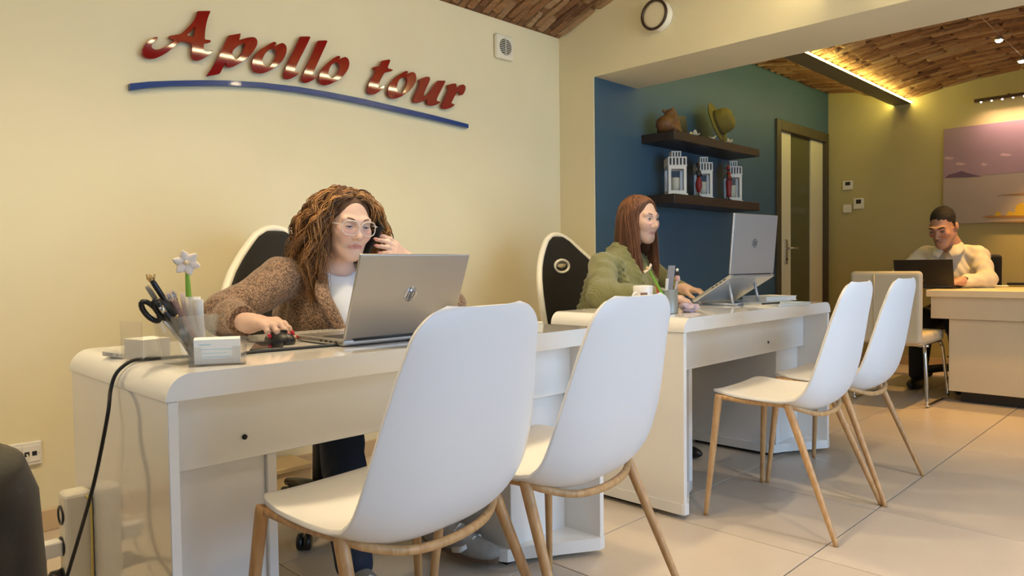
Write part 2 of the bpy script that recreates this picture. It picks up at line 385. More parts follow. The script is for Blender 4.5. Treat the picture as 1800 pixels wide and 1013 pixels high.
def vault(x0, x1, zfun, y0, y1, n=28, far=True):
    P = [(y, zfun(y)) for y in np.linspace(y0, y1, n)]
    V = [(x, y, z) for x in (x0, x1) for (y, z) in P]+[(x, y, 3.05) for x in (x0, x1) for (y, z) in P]; F = []
    for i in range(n-1):
        F += [(i, i+1, n+i+1, n+i), (2*n+i, 3*n+i, 3*n+i+1, 2*n+i+1), (i, 2*n+i, 2*n+i+1, i+1), (n+i, n+i+1, 3*n+i+1, 3*n+i)]
    F += [(0, n, 3*n, 2*n), (n-1, 3*n-1, 4*n-1, 2*n-1)]
    return struct(MB().add(V, F, False).build('ceiling', m_farb if far else m_mortar))
def para(ya, yb, zs, r): return lambda y: zs+4*r*((y-ya)/(yb-ya))*(1-(y-ya)/(yb-ya))
_bm = []
for q in range(5):                                  # five worn brick shapes, shared by every brick
    b_ = bmesh.new(); bmesh.ops.create_cube(b_, size=1)
    bmesh.ops.bevel(b_, geom=b_.edges[:], offset=.08, segments=1, affect='EDGES')
    for v in b_.verts: v.co = Vector((v.co.x*.047+random.uniform(-.005, .005), v.co.y*.262+random.uniform(-.010, .010), v.co.z*.05+random.uniform(-.006, .006)))
    me = bpy.data.meshes.new('brick'); b_.to_mesh(me); b_.free(); _bm.append(me)
def bricks(parent, x0, x1, zfun, y0, y1, dx=.058, dy=.283):
    nx = int((x1-x0)/dx)
    for i in range(nx):
        x = x1-dx*(i+.5); y = y1-.012-(dy/2 if i % 2 == 0 else dy*.0)-random.uniform(0, .02)
        first = i % 2 == 1
        while y > y0:
            sl = (zfun(y+.01)-zfun(y-.01))/.02
            o = link('brick', random.choice(_bm), m_brick, parent, (x, y, zfun(y)+.010+random.uniform(-.010, .010)))
            o.rotation_euler = (math.atan(sl)+random.uniform(-.03, .03), random.uniform(-.12, .12), random.uniform(-.03, .03))
            if first: o.scale[1] = .48; o.location.y = y1-.075; o.location.z = zfun(o.location.y)+.012; y = y1-dy*.5-.01-dy/2; first = False
            else: y -= dy
            continue
ZA = para(1.29, YW, 2.378, .205)
vA = vault(XL, XP, ZA, 1.29, YW); bricks(vA, .62, XP, ZA, 1.62, YW)
vault(XL, XP, para(-.47, 1.29, 2.378, .205), -.47, 1.29)
vault(XL, XP, para(-2.23, -.47, 2.378, .205), YR, -.47)
ZD = para(.30, 2.115, 2.375, .115)
vD = vault(XB, XM, ZD, .30, 2.115); bricks(vD, XB, XM, ZD, .66, 2.09)
ZE = lambda y: 2.375+.175*math.sin(min(1, (y-2.115)/.653)*PI/2)**.9 if y > 2.115 else 2.375
vE = vault(XB, XM, ZE, 2.115, YB, far=False); bricks(vE, XB, XM, ZE, 2.26, YB)
vault(XB, XM, para(-1.51, .30, 2.375, .115), YR, .30)

# ---- LED profiles on the springers
m_alu = mat('led_housing', (.14, .125, .075), .5, metal=0)
def led(label, x0, x1, ya, yb, z, power, ec):
    t = thing('led_profile', label, 'light', ((x0+x1)/2, (ya+yb)/2, z))
    L_ = (x1-x0)/2; w = (yb-ya)/2
    MB().box((-L_, -w, 0), (L_, w, .012)).box((-L_, -w*.45, .012), (L_, w*.45, .05)).build('housing', m_alu, t)
    me = mat('led_strip_%d' % power, (1, .9, .5), .5, emit=ec, estr=power)
    MB().box((-L_, -w-.003, .004), (L_, -w+.006, .014)).build('light_strip', me, t)
    MB().box((-L_, w-.006, .004), (L_, w+.003, .014)).build('light_strip', me, t)
    return t
led('dark ceiling profile with a glowing yellow light strip under the back room vault', XB+.002, XM-.002, 2.04, 2.19, 2.338, 44, (.98, .82, .24))
led('long ceiling light profile over the front desks, mirrored in the red letters', XL+.002, XP-.002, 1.215, 1.365, 2.322, 58, (1.0, .84, .46))

# ---- door in the blue wall
m_dframe = mat('door_frame_wood', (.075, .06, .03), .5, var=.3, vscale=12)
m_dleaf = mat('door_leaf', (.70, .66, .45), .45); m_dglass = mat('frosted_door_glass', (.085, .085, .035), .15, spec=.6)
m_steel = mat('brushed_steel', (.6, .58, .54), .3, metal=1)
d = thing('door_1', 'cream door with a dark glass strip in a dark wooden frame', 'door', (6.54, YB, 0)); d['kind'] = 'structure'
for n_, lo, hi in (('frame_jamb', (-.555, -.02, 0), (-.47, .12, 2.16)), ('frame_jamb', (.50, -.02, 0), (.56, .12, 2.16)), ('frame_head', (-.47, -.02, 2.075), (.50, .12, 2.16))):
    MB().box(lo, hi, bev=.004).build(n_, m_dframe, d)
lf = MB().box((-.468, .015, .01), (-.21, .055, 2.073), bev=.003).box((.225, .015, .01), (.498, .055, 2.073), bev=.003).build('door_leaf', m_dleaf, d)
MB().box((-.21, .028, .01), (.225, .045, 2.073)).build('glass_strip', m_dglass, lf)
MB().box((-.34, .004, .92), (-.29, .0155, 1.14), bev=.003).tube([(-.315, .01, 1.06), (-.315, -.035, 1.06), (-.29, -.045, 1.06), (-.19, -.045, 1.06)], .009, 8).build('door_handle', m_steel, lf)
MB().lathe([(.012, 0), (.012, .006)], 12, T=rotx(PI/2), o=(-.315, .0035, .965)).build('lock_cylinder', m_dframe, lf)
# ================================================================ sign on the left wall
LET = {
'A': ((240, 10), [(355,540),(330,532),(270,560),(215,595),(160,650),(115,720),(100,780),(115,840),(160,880),(230,895),(310,890),(400,855),(500,800),(580,740),(640,695),(700,625),(760,600),(850,615),(945,640),(945,700),(940,780),(940,860),(960,905),(1020,930),(1090,915),(1170,870),(1240,825),(1290,785),(1275,755),(1240,768),(1190,785),(1140,765),(1135,700),(1140,635),(1200,632),(1260,612),(1245,585),(1150,580),(1155,480),(1170,350),(1200,220),(1225,155),(1250,100),(1244,92),(1050,95),(1038,102),(1010,200),(950,300),(860,390),(765,485),(650,505),(565,515),(545,540),(590,560),(640,575),(620,620),(560,670),(480,705),(400,745),(330,755),(275,735),(248,700),(250,650),(290,610),(345,575)], [(1000,335),(995,400),(985,480),(975,530),(935,526),(900,520),(845,500),(880,470),(920,430),(965,380)]),
'p': ((355, 50), [(655,88),(640,92),(470,122),(450,130),(330,400),(200,640),(110,775),(92,802),(120,800),(280,770),(305,758),(385,600),(415,545),(415,600),(420,640),(460,660),(540,640),(640,585),(760,510),(860,400),(930,290),(940,220),(920,170),(870,148),(780,160),(690,185),(625,208),(640,150)], [(740,250),(690,255),(610,290),(540,350),(510,400),(515,460),(570,535),(620,510),(680,420),(720,340)]),
'o': ((355, 50), [(1250,235),(1215,230),(1130,280),(1020,345),(930,420),(865,520),(845,610),(860,680),(900,735),(970,758),(1060,750),(1170,700),(1290,620),(1370,540),(1420,440),(1437,350),(1425,290),(1380,250),(1340,255),(1260,295),(1195,322),(1225,295),(1258,258)], [(1190,335),(1250,350),(1270,400),(1260,480),(1200,590),(1130,665),(1060,630),(1020,570),(1030,490),(1070,420),(1130,360)]),
'l': ((435, 55), [(895,98),(910,94),(1050,91),(1062,98),(1058,120),(950,340),(850,530),(800,650),(805,690),(870,690),(880,710),(820,755),(740,800),(680,812),(625,790),(610,740),(650,620),(740,440),(830,250)], None),
'l2': ((435, 55), [(1195,168),(1212,163),(1340,157),(1352,165),(1348,185),(1250,400),(1150,620),(1105,720),(1110,760),(1170,752),(1180,770),(1120,815),(1040,860),(980,872),(930,845),(925,790),(980,650),(1090,420)], None),
'o2': ((540, 80), [(555,185),(525,178),(440,225),(340,310),(250,410),(205,500),(200,570),(225,640),(290,672),(370,660),(470,615),(570,550),(650,470),(705,370),(715,290),(695,225),(650,195),(590,215),(500,262),(530,235),(558,205)], [(490,280),(540,300),(560,360),(540,440),(470,540),(420,560),(370,530),(355,480),(370,390),(420,310)]),
't': ((540, 80), [(1400,240),(1285,258),(1270,268),(1235,350),(1180,360),(1118,376),(1150,410),(1170,430),(1140,500),(1060,620),(1025,720),(1030,790),(1080,830),(1150,825),(1230,770),(1315,705),(1295,675),(1240,715),(1205,725),(1210,660),(1250,560),(1310,455),(1400,440),(1460,420),(1410,400),(1355,385),(1410,255)], None),
'o3': ((670, 110), [(450,150),(420,145),(320,200),(220,270),(150,370),(115,460),(115,540),(150,590),(220,610),(310,590),(420,525),(520,440),(585,330),(598,250),(580,185),(540,160),(480,180),(398,222),(430,190),(455,165)], [(400,240),(440,260),(450,320),(420,410),(360,520),(320,530),(275,490),(260,430),(280,330),(330,260)]),
'u': ((670, 110), [(640,300),(690,270),(780,240),(825,250),(830,290),(780,400),(720,530),(720,575),(780,560),(870,440),(965,315),(980,308),(1085,310),(1090,318),(1040,420),(960,570),(935,640),(960,660),(1000,660),(990,685),(930,715),(860,732),(800,715),(785,670),(790,610),(700,660),(620,685),(560,675),(545,630),(580,540),(640,420),(670,330)], None),
'r': ((670, 110), [(1130,390),(1190,365),(1260,355),(1280,380),(1275,440),(1330,390),(1390,372),(1430,400),(1430,460),(1390,540),(1345,555),(1335,510),(1310,480),(1265,530),(1200,660),(1190,700),(1245,705),(1230,735),(1170,770),(1090,790),(1040,770),(1030,720),(1080,610),(1140,480),(1150,420)], None)}
def chaikin(P, it=2):
    P = np.array(P, float)
    for _ in range(it):
        Q = np.roll(P, -1, 0); P = np.stack([P*.78+Q*.22, P*.22+Q*.78], 1).reshape(-1, 2)
    return P
def slab_from_outlines(name, outs, y, depth, m, parent, bevel=.0015):
    cu = bpy.data.curves.new(name, 'CURVE'); cu.dimensions = '2D'; cu.fill_mode = 'BOTH'; cu.extrude = depth/2-bevel; cu.bevel_depth = bevel; cu.bevel_resolution = 1
    for P in outs:
        sp = cu.splines.new('POLY'); sp.points.add(len(P)-1); sp.use_cyclic_u = True
        for q, (x, z) in zip(sp.points, P): q.co = (x, z, 0, 1)
    o = bpy.data.objects.new(name, cu); COL.objects.link(o); bpy.context.view_layer.update()
    me = bpy.data.meshes.new_from_object(o.evaluated_get(bpy.context.evaluated_depsgraph_get())); bpy.data.objects.remove(o)
    V = np.empty(len(me.vertices)*3); me.vertices.foreach_get('co', V); V = V.reshape(-1, 3)
    me.vertices.foreach_set('co', np.stack([V[:,0], y-V[:,2], V[:,1]], 1).ravel()); me.update(); me.materials.clear()
    bm = bmesh.new(); bm.from_mesh(me); bmesh.ops.recalc_face_normals(bm, faces=bm.faces[:]); bm.to_mesh(me); bm.free()
    return link(name, me, m, parent)
m_red = mat('red_gloss_acrylic', (.22, .004, .004), .05, coat=.15, spec=.45)
m_swoosh = mat('blue_gloss_acrylic', (.012, .05, .22), .18, coat=.4)
sg = thing('wall_sign', 'red raised script letters reading Apollo tour over a curved blue line', 'sign', (1.85, YW, 1.8))
m_hid = mat('sign_standoff', (.7, .68, .6), .5)
for k, (off, out, hole) in LET.items():
    outs = []
    for P in (out, hole):
        if P is None: continue
        P = chaikin(P)*.10363+np.array(off)
        W_ = [ony(x, y, YW-.03) for x, y in P]; outs.append([(w[0]-1.85, w[2]-1.8) for w in W_])
    lo_ = slab_from_outlines('letter_'+k[0].lower(), outs, -.024, .014, m_red, sg)
    c = np.mean(outs[0], axis=0); V = np.array(outs[0])
    for q in (np.argmin(V[:,1]), np.argmax(V[:,1])):
        p = V[q]*.8+c*.2; MB().lathe([(.008, 0), (.008, .02)], 8, T=rotx(PI/2), o=(p[0], 0, p[1])).build('standoff', m_hid, lo_)
top = [(228,148),(262,144.5),(300,143),(350,142),(400,142.5),(460,146),(520,153),(580,163),(640,175),(700,189),(760,203),(822,219)]
bot = [(822,225),(760,210.5),(700,197),(640,183.5),(580,171.5),(520,161.5),(460,154),(400,150.5),(350,150.5),(300,151.5),(262,154),(229,158)]
w_ = [ony(x, y, YW-.02) for x, y in top+bot]
slab_from_outlines('underline_bar', [[(w[0]-1.85, w[2]-1.8) for w in w_]], -.0135, .027, m_swoosh, sg)

# ---- extractor fan grille
m_plast = mat('ivory_plastic', (.80, .76, .62), .4); m_dark = mat('dark_plastic', (.02, .02, .018), .45)
m_black = mat('black_plastic', (.012, .012, .012), .35); m_wplast = mat('white_plastic', (.82, .80, .75), .35)
t = thing('extractor_fan', 'square white extractor fan with round dark grille high on the wall', 'fan', (3.012, YW, 2.217))
MB().box((-.07, -.03, -.07), (.07, 0, .07), bev=.012, seg=3).build('body', m_plast, t)
MB().lathe([(.048, 0), (.048, .002)], 28, T=rotx(PI/2), o=(0, -.0295, 0)).build('grille_opening', m_dark, t)
for i in range(-4, 5):
    w = math.sqrt(max(.0475**2-(i*.0105)**2, 0)); MB().box((-w, -.035, i*.0105-.0016), (w, -.031, i*.0105+.0016)).build('grille_slat', m_plast, t)
MB().box((-.0015, -.0355, -.047), (.0015, -.031, .047)).build('grille_bar', m_plast, t)

# ---- round lamp on the pier
t = thing('wall_lamp', 'round cream wall lamp with a dark ring high above the opening', 'lamp', (XP, 2.298, 2.328))
Tm = roty(-PI/2)
MB().lathe([(.085, 0), (.085, .012), (.078, .018), (.078, .05), (.08, .055)], 36, T=Tm).build('body', m_plast, t)
m_ring = mat('bronze_ring', (.06, .035, .02), .35, metal=.3)
rp = [(.071, .052), (.0835, .052), (.0855, .058), (.0835, .066), (.076, .068), (.071, .062), (.071, .052)]
MB().lathe(rp, 40, T=Tm).build('ring', m_ring, t)
MB().lathe([(.073, .05), (.073, .058), (.06, .060), (.03, .061), (.001, .061)], 36, T=Tm).build('diffuser', mat('lamp_diffuser', (.78, .70, .5), .5), t)

# ---- wall sockets
t = thing('socket_plate', 'white double network socket plate low on the cream wall', 'socket', (.585, YW, .293))
MB().box((-.055, -.012, -.042), (.055, 0, .042), bev=.004).build('frame', m_wplast, t)
for x, n_ in ((.018, 'data_insert'), (-.03, 'blank_insert')):
    o = MB().box((x-.022, -.015, -.03), (x+.030, -.0115, .03) if x > 0 else (x+.022, -.0115, .03), bev=.002).build(n_, m_wplast, t)
for x in (.008, .031): MB().box((x-.0075, -.0158, -.008), (x+.0075, -.0148, .008)).build('jack', m_black, t)
for x in (-.001, .045): MB().lathe([(.002, 0), (.002, .001)], 8, T=rotx(PI/2), o=(x, -.0148, 0)).build('screw', m_steel, t)
m_cabw = mat('grey_cable', (.55, .52, .46), .5)
tag(MB().tube(catmull([(.593, YW-.012, .293), (.588, YW-.05, .288), (.565, YW-.075, .262), (.535, YW-.07, .16), (.52, YW-.05, .0035)], 8), .003, 8).build('network_cable', m_cabw), 'thin grey network cable hanging from the wall socket', 'cable')

# ---- thermostats and blank plate on the back wall
def plate(px, py, w, h, name, label, cat, screen=True):
    p = onx(px, py, XM); t = thing(name, label, cat, (XM, p[1], p[2]))
    MB().box((-.02, -w/2, -h/2), (0, w/2, h/2), bev=.004).build('body', m_plast, t)
    if screen: MB().box((-.0215, -w*.28, -h*.02), (-.0195, w*.22, h*.36)).build('display', m_dark, t)
plate(1491, 326, .09, .085, 'thermostat', 'upper white thermostat with small dark display by the door', 'thermostat')
plate(1510, 358, .09, .10, 'thermostat', 'white thermostat with dark display beside the blank plate', 'thermostat')
plate(1490, 367, .075, .075, 'switch_plate', 'blank cream switch plate on the wall below the thermostats', 'switch', False)

# ---- painting and its lamp
m_sky = mat('painted_mauve_sky', (.36, .245, .285), .6, var=.22, vscale=2.2); m_sea = mat('painted_pale_sea', (.40, .335, .27), .6, var=.12, vscale=3)
PZ0, PZ1, PY1 = 1.247, 2.07, 1.777; PY0 = PY1-1.25
t = thing('painting', 'wide canvas of a mauve sky, pale sea and yellow boats', 'painting', (XM, PY1, PZ0))
MB().box((-.035, -1.25, 0), (-.001, 0, PZ1-PZ0), bev=.003).build('canvas', m_sea, t)
def patch(name, pts, m, e): # pts in painting px -> local
    V = [onx(x, y, XM-.035) for x, y in pts]; P = [(p[1]-PY1, p[2]-PZ0) for p in V]
    bm = MB(); n = len(P); bm.add([(-.0352-e, y, z) for y, z in P]+[(-.0345, y, z) for y, z in P], [list(range(n))]+[(i, n+i, n+(i+1)%n, (i+1)%n) for i in range(n)]); return bm.build(name, m, t)
hz = (onx(1700, 310.5, XM-.035)[2]-PZ0)
MB().box((-.0358, -1.248, hz), (-.0345, -.002, PZ1-PZ0-.002)).build('painted_sky', m_sky, t)
patch('painted_hill', [(1661,313),(1668,307),(1680,304),(1690,300.5),(1700,304),(1715,308),(1725,310),(1700,312)], mat('painted_hill', (.13, .075, .12), .6), .001)
m_cl = mat('painted_cloud', (.50, .34, .36), .6)
for x, y, a in ((1668, 277, 9), (1688, 287, 9), (1768, 271, 11), (1730, 288, 6)): patch('painted_cloud', [(x-a, y+2), (x-a*.5, y-2), (x, y-1), (x+a*.8, y), (x+a, y+2), (x, y+4)], m_cl, .0008)
m_yb = mat('painted_yellow', (.55, .36, .02), .6); m_ob = mat('painted_ochre', (.30, .16, .05), .6)
patch('painted_boat', [(1725,382),(1740,379),(1800,378),(1800,384),(1740,384)], m_ob, .001)
patch('painted_boat', [(1748,380),(1752,372),(1758,373),(1760,379)], m_yb, .0012); patch('painted_boat', [(1768,379),(1774,371),(1782,374),(1784,379)], m_yb, .0012)
patch('painted_boat', [(1782,379),(1786,362),(1794,357),(1830,357),(1830,379)], m_yb, .0011)
patch('painted_boat', [(1754,343),(1790,340),(1820,338),(1820,342),(1790,343)], m_ob, .001)
patch('painted_shore', [(1730,391),(1800,388),(1850,387),(1850,390),(1800,391)], m_ob, .001)
t = thing('picture_lamp', 'slim dark picture lamp bar mounted above the seascape canvas', 'lamp', (XM, 1.0, 2.25))
MB().box((-.16, -.525, -.012), (-.11, .525, .014), bev=.003).build('lamp_bar', m_ring, t)
for y in (-.3, .3): MB().tube([(0, y, .03), (-.06, y, .035), (-.13, y, .012)], .007, 8).build('bracket', m_ring, t)
m_bulb = mat('halogen_bulb', (1, .9, .8), .3, emit=(1, .80, .66), estr=30)
for i in range(14): MB().sphere((-.135, -.48+i*.0738, -.012), .007, 8, 6).build('bulb', m_bulb, t)
pl = area('picture_light', (XM-.135, 1.0, 2.228), (XM-.03, 1.0, 1.6), .95, .02, 4.0, (1, .62, .50), spread=2.3); pl.parent = None

# ---- cable spots in the back room
c0, c1 = onz(1757, 60, 2.27), onz(1795, 98, 2.27)
dv = np.array([1, 0, 0.]); yy = (c0[1]+c1[1])/2
t = thing('cable_wire', 'thin steel cable strung below the back room brick vault', 'cable', (5.5, yy, 2.27))
MB().tube([(XB-5.5, 0, 0), (XM-5.5, 0, 0)], .0018, 6).build('wire', m_steel, t)
m_spot = mat('spot_bulb', (1, .9, .7), .3, emit=(1, .82, .5), estr=60)
for i, x in enumerate((c0[0], c1[0], c1[0]+1.0)):
    t = thing('cable_spot', ['small glowing spot hanging where the cable leaves the beam', 'small glowing spot on the cable over the man', 'small glowing spot at the far end of the cable'][i], 'lamp', (x, yy, 2.262))
    MB().lathe([(.012, 0), (.024, -.02), (.024, -.028)], 14).tube([(0, 0, 0), (0, 0, .008)], .003, 6).build('holder', m_steel, t)
    MB().sphere((0, 0, -.026), (.02, .02, .014), 12, 8).build('bulb', m_spot, t)
    l = bpy.data.lights.new('spot_glow', 'SPOT'); l.energy = 70; l.color = (1, .54, .14); l.spot_size = 1.15; l.spot_blend = .6; l.shadow_soft_size = .03
    o = bpy.data.objects.new('spot_glow', l); COL.objects.link(o); o.location = (x, yy, 2.21)
# ---- ceiling spots of the front room (above the frame)
for i, (x, y, e) in enumerate(((.55, 1.85, 44), (1.65, 1.85, 44), (2.8, 1.75, 40), (-.5, 1.6, 30), (1.5, .05, 42), (2.75, .05, 46))):  # the spot above the armchair is added to warm wall and desk side
    t = thing('ceiling_spot', ['round ceiling spot over the pen holder', 'round ceiling spot over the curly-haired woman', 'round ceiling spot nearest the beam', 'added unseen ceiling spot above the black tub armchair', 'round ceiling spot over the aisle behind the first chairs', 'round ceiling spot over the aisle behind the second chairs'][i], 'lamp', (x, y, 2.56))
    MB().lathe([(.05, .03), (.05, -.05), (.044, -.055)], 20).build('housing', m_wplast, t)
    MB().lathe([(.04, -.052), (.04, -.058)], 20).build('bulb', m_spot, t)
    l = bpy.data.lights.new('spot_glow', 'SPOT'); l.energy = e; l.color = (1, .79, .49); l.spot_size = 2.25; l.spot_blend = .8; l.shadow_soft_size = .08
    o = bpy.data.objects.new('spot_glow', l); COL.objects.link(o); o.location = (x, y, 2.49); o.rotation_euler = (0, math.radians(-18) if i == 3 else 0, 0)
    if i > 3: l.spot_size = 1.75; l.color = (1, .80, .58); l.shadow_soft_size = .05
# ================================================================ white gloss desks
m_gloss = mat('white_gloss_laminate', (.80, .785, .745), .10, coat=.5, spec=.5)
m_gloss2 = mat('white_satin_laminate', (.78, .775, .755), .30, coat=.1)
def desk(label, x0, x1, y0, y1, sides='gloss'):
    t = thing('desk', label, 'desk', (x0, y0, 0), 0, 'white gloss desks'); L_ = x1-x0; D = y1-y0; ZT = .745; TH = .052; r = .05
    P = [(0, ZT-TH)]                                   # waterfall top: rounded ends
    for a in np.linspace(0, PI/2, 9): P.append((r-r*math.cos(a), ZT-r+r*math.sin(a)))
    for a in np.linspace(PI/2, 0, 9): P.append((L_-r+r*math.cos(a), ZT-r+r*math.sin(a)))
    P.append((L_, ZT-TH))
    o = MB().prism([(x, z) for x, z in P], D, T=np.array([[1,0,0],[0,0,1],[0,1,0.]])).build('desk_top', m_gloss, t); smooth_by_angle(o, 25)
    for x in (.004, L_-.024):
        sp = MB().box((x, .004, .028), (x+.02, D-.004, ZT-TH-.0015), bev=.0015, seg=1).build('side_panel', m_gloss, t)
    MB().box((.024, .125, .52), (L_-.024, .143, ZT-TH), bev=.0015, seg=1).build('apron', m_gloss2, t)
    MB().lathe([(.006, 0), (.006, .004)], 12, T=rotx(PI/2), o=(.21 if x0 < 1 else L_-.42, .1255, .57)).build('cable_hole', m_black, t)
    for s in (0, 1):                                   # hollow end columns on a raked foot
        X = (lambda x: x) if s == 0 else (lambda x: L_-x)
        def bx(n_, a, b, c, d_, e, f, m): lo = (min(X(a), X(b)), c, e); hi = (max(X(a), X(b)), d_, f); return MB().box(lo, hi, bev=.0015, seg=1).build(n_, m, t)
        bx('column_front', .024, .272, .155, .172, .055, .52, m_gloss2)
        bx('column_side', .272, .295, .143, D-.02, .055, ZT-TH, m_gloss2)
        poly = [(X(.0), .012), (X(.004), .002), (X(.03), .0), (X(.25), .13), (X(.305), .15), (X(.318), .175), (X(.318), D-.03), (X(.0), D-.005)]
        o = MB().prism(poly if s == 0 else poly[::-1], .04).build('foot', m_gloss, t); o.location.z = .018
        MB().box((min(X(.03), X(.29)), .17, 0), (max(X(.03), X(.29)), D-.06, .02)).build('foot_pad', m_black, t)
    return t
desk('long white gloss desk where the curly-haired woman sits, under the red letters', .508, 1.872, 1.44, 2.10)
desk('white gloss desk of the woman in the green sweater, before the blue wall', 2.302, 3.66, 1.408, 2.055)

# ---- the desk in the back room (cream, seen from its front)
m_cdesk = mat('cream_laminate', (.72, .62, .42), .35, var=.06, vscale=4)
t = thing('desk', 'cream desk with a pedestal, where the man in the pale shirt works', 'desk', (5.36, .2, 0))
MB().box((0, 0, .70), (.75, 1.24, .745), bev=.004).build('desk_top', m_cdesk, t)
MB().box((.04, .02, .555), (.06, 1.22, .70), bev=.002).build('apron', m_cdesk, t)
pd = MB().box((.07, .03, .075), (.5, 1.12, .554), bev=.004).build('pedestal', m_cdesk, t)
MB().box((.13, .06, 0), (.46, 1.06, .076)).build('plinth', m_black, pd)
for z in (.16, .3, .44): MB().tube([(.075, 1.12, z), (.075, 1.128, z)], .006, 8).build('hinge', m_black, pd)
MB().box((.66, .02, 0), (.72, .06, .70), bev=.003).build('leg', m_cdesk, t)
MB().box((.66, 1.17, 0), (.72, 1.21, .70), bev=.003).build('leg', m_cdesk, t)

# ================================================================ white shell chairs
m_shell = mat('white_chair_shell', (.75, .745, .735), .42, bump=.03, bscale=300)
m_oak = wood_mat('oak_chair_leg', (.46, .25, .095), (.62, .38, .17), .45, (25, 25, 4))
def shell_mesh():
    C = catmull([(.243, .450), (.225, .457), (.17, .447), (.09, .427), (0, .411), (-.07, .408), (-.125, .424), (-.168, .475), (-.195, .56), (-.214, .66), (-.230, .76), (-.240, .83), (-.243, .872)], 5)
    seg = np.r_[0, np.cumsum(np.linalg.norm(np.diff(C, axis=0), axis=1))]; tot = seg[-1]
    s = np.r_[np.linspace(0, .06, 9), np.linspace(.06, tot-.07, 36)[1:], tot-.07+np.linspace(0, .07, 10)[1:]]
    y = np.interp(s, seg, C[:,0]); z = np.interp(s, seg, C[:,1]); ty = np.gradient(y, s); tz = np.gradient(z, s)
    f = s/tot
    hw = np.interp(f, [0, .12, .3, .45, .55, .65, .75, .85, .93, 1], [.205, .222, .234, .241, .241, .234, .219, .200, .184, .167])
    curl = np.interp(f, [0, .1, .2, .3, .38, .46, .55, .7, .85, 1], [.004, .012, .030, .046, .056, .058, .050, .040, .030, .012])
    G = []; nu = 27
    for i in range(len(s)):
        w = hw[i]
        for (d, r) in ((s[i], .055), (tot-s[i], .062)):
            if d < r: w = w-r+math.sqrt(max(r*r-(r-d)**2, 0))
        n = nrm((tz[i], -ty[i]))       # towards the sitter
        row = []
        for k in range(nu):
            u = math.sin((k/(nu-1)*2-1)*PI/2)**1; u = (k/(nu-1)*2-1)*.35+u*.65
            q = abs(u)**3.0*curl[i]; row.append((u*w, y[i]+n[0]*q, z[i]+n[1]*q))
        G.append(row)
    return np.array(G)
def shell_chair():
    t = thing('shell_chair', '', 'chair', (0, 0, 0), 0, 'white shell chairs at the desks')
    o = MB().grid(shell_mesh()).build('seat_shell', m_shell, t, fix=False)
    sd = o.modifiers.new('thick', 'SOLIDIFY'); sd.thickness = .010; sd.offset = 0
    bv = o.modifiers.new('round', 'BEVEL'); bv.width = .003; bv.segments = 2; bv.angle_limit = math.radians(50)
    zf = .446
    for sx in (-1, 1):
        MB().tube([(sx*.262, .232, 0), (sx*.26, .231, .02), (sx*.217, .202, zf-.008), (sx*.215, .20, zf+.006)], [.0085, .009, .0145, .0145], 12).build('leg', m_oak, t)
        MB().tube([(sx*.268, -.237, 0), (sx*.264, -.23, .02), (sx*.216, -.058, zf-.008), (sx*.214, -.052, zf+.006)], [.0085, .009, .0145, .0145], 12).build('leg', m_oak, t)
        MB().tube(catmull([(sx*.214, .20, zf-.002), (sx*.213, .08, zf-.008), (sx*.214, -.054, zf-.004)], 6), .0090, 10, sq=4).build('side_rail', m_oak, t)
    MB().tube(catmull([(-.214, .20, zf-.002), (-.1, .205, zf-.014), (.1, .205, zf-.014), (.214, .20, zf-.002)], 6), .0090, 10, sq=4).build('front_rail', m_oak, t)
    MB().tube(catmull([(-.214, -.054, zf-.004), (-.185, -.093, zf-.020), (-.11, -.128, zf-.042), (0, -.138, zf-.050), (.11, -.128, zf-.042), (.185, -.093, zf-.020), (.214, -.054, zf-.004)], 6), .0088, 10, sq=4).build('rear_rail', m_oak, t)
    return t
ch0 = shell_chair()
for i, (x, y, a, lb) in enumerate(((.925, 1.249, 6.2, 'white shell chair with oak legs pulled up before the grey laptop'), (1.407, 1.23, 5.3, 'white shell chair with oak legs at the end of the red sign\'s desk'),
                                   (2.684, 1.167, 3.4, 'white shell chair with thin oak legs before the pen cup desk'), (3.218, 1.174, 1.7, 'white shell chair with thin oak legs beside the cream cantilever chair'))):
    c = ch0 if i == 0 else copy_tree(ch0); c.location = (x, y, 0); c.rotation_euler[2] = math.radians(a); c['label'] = lb

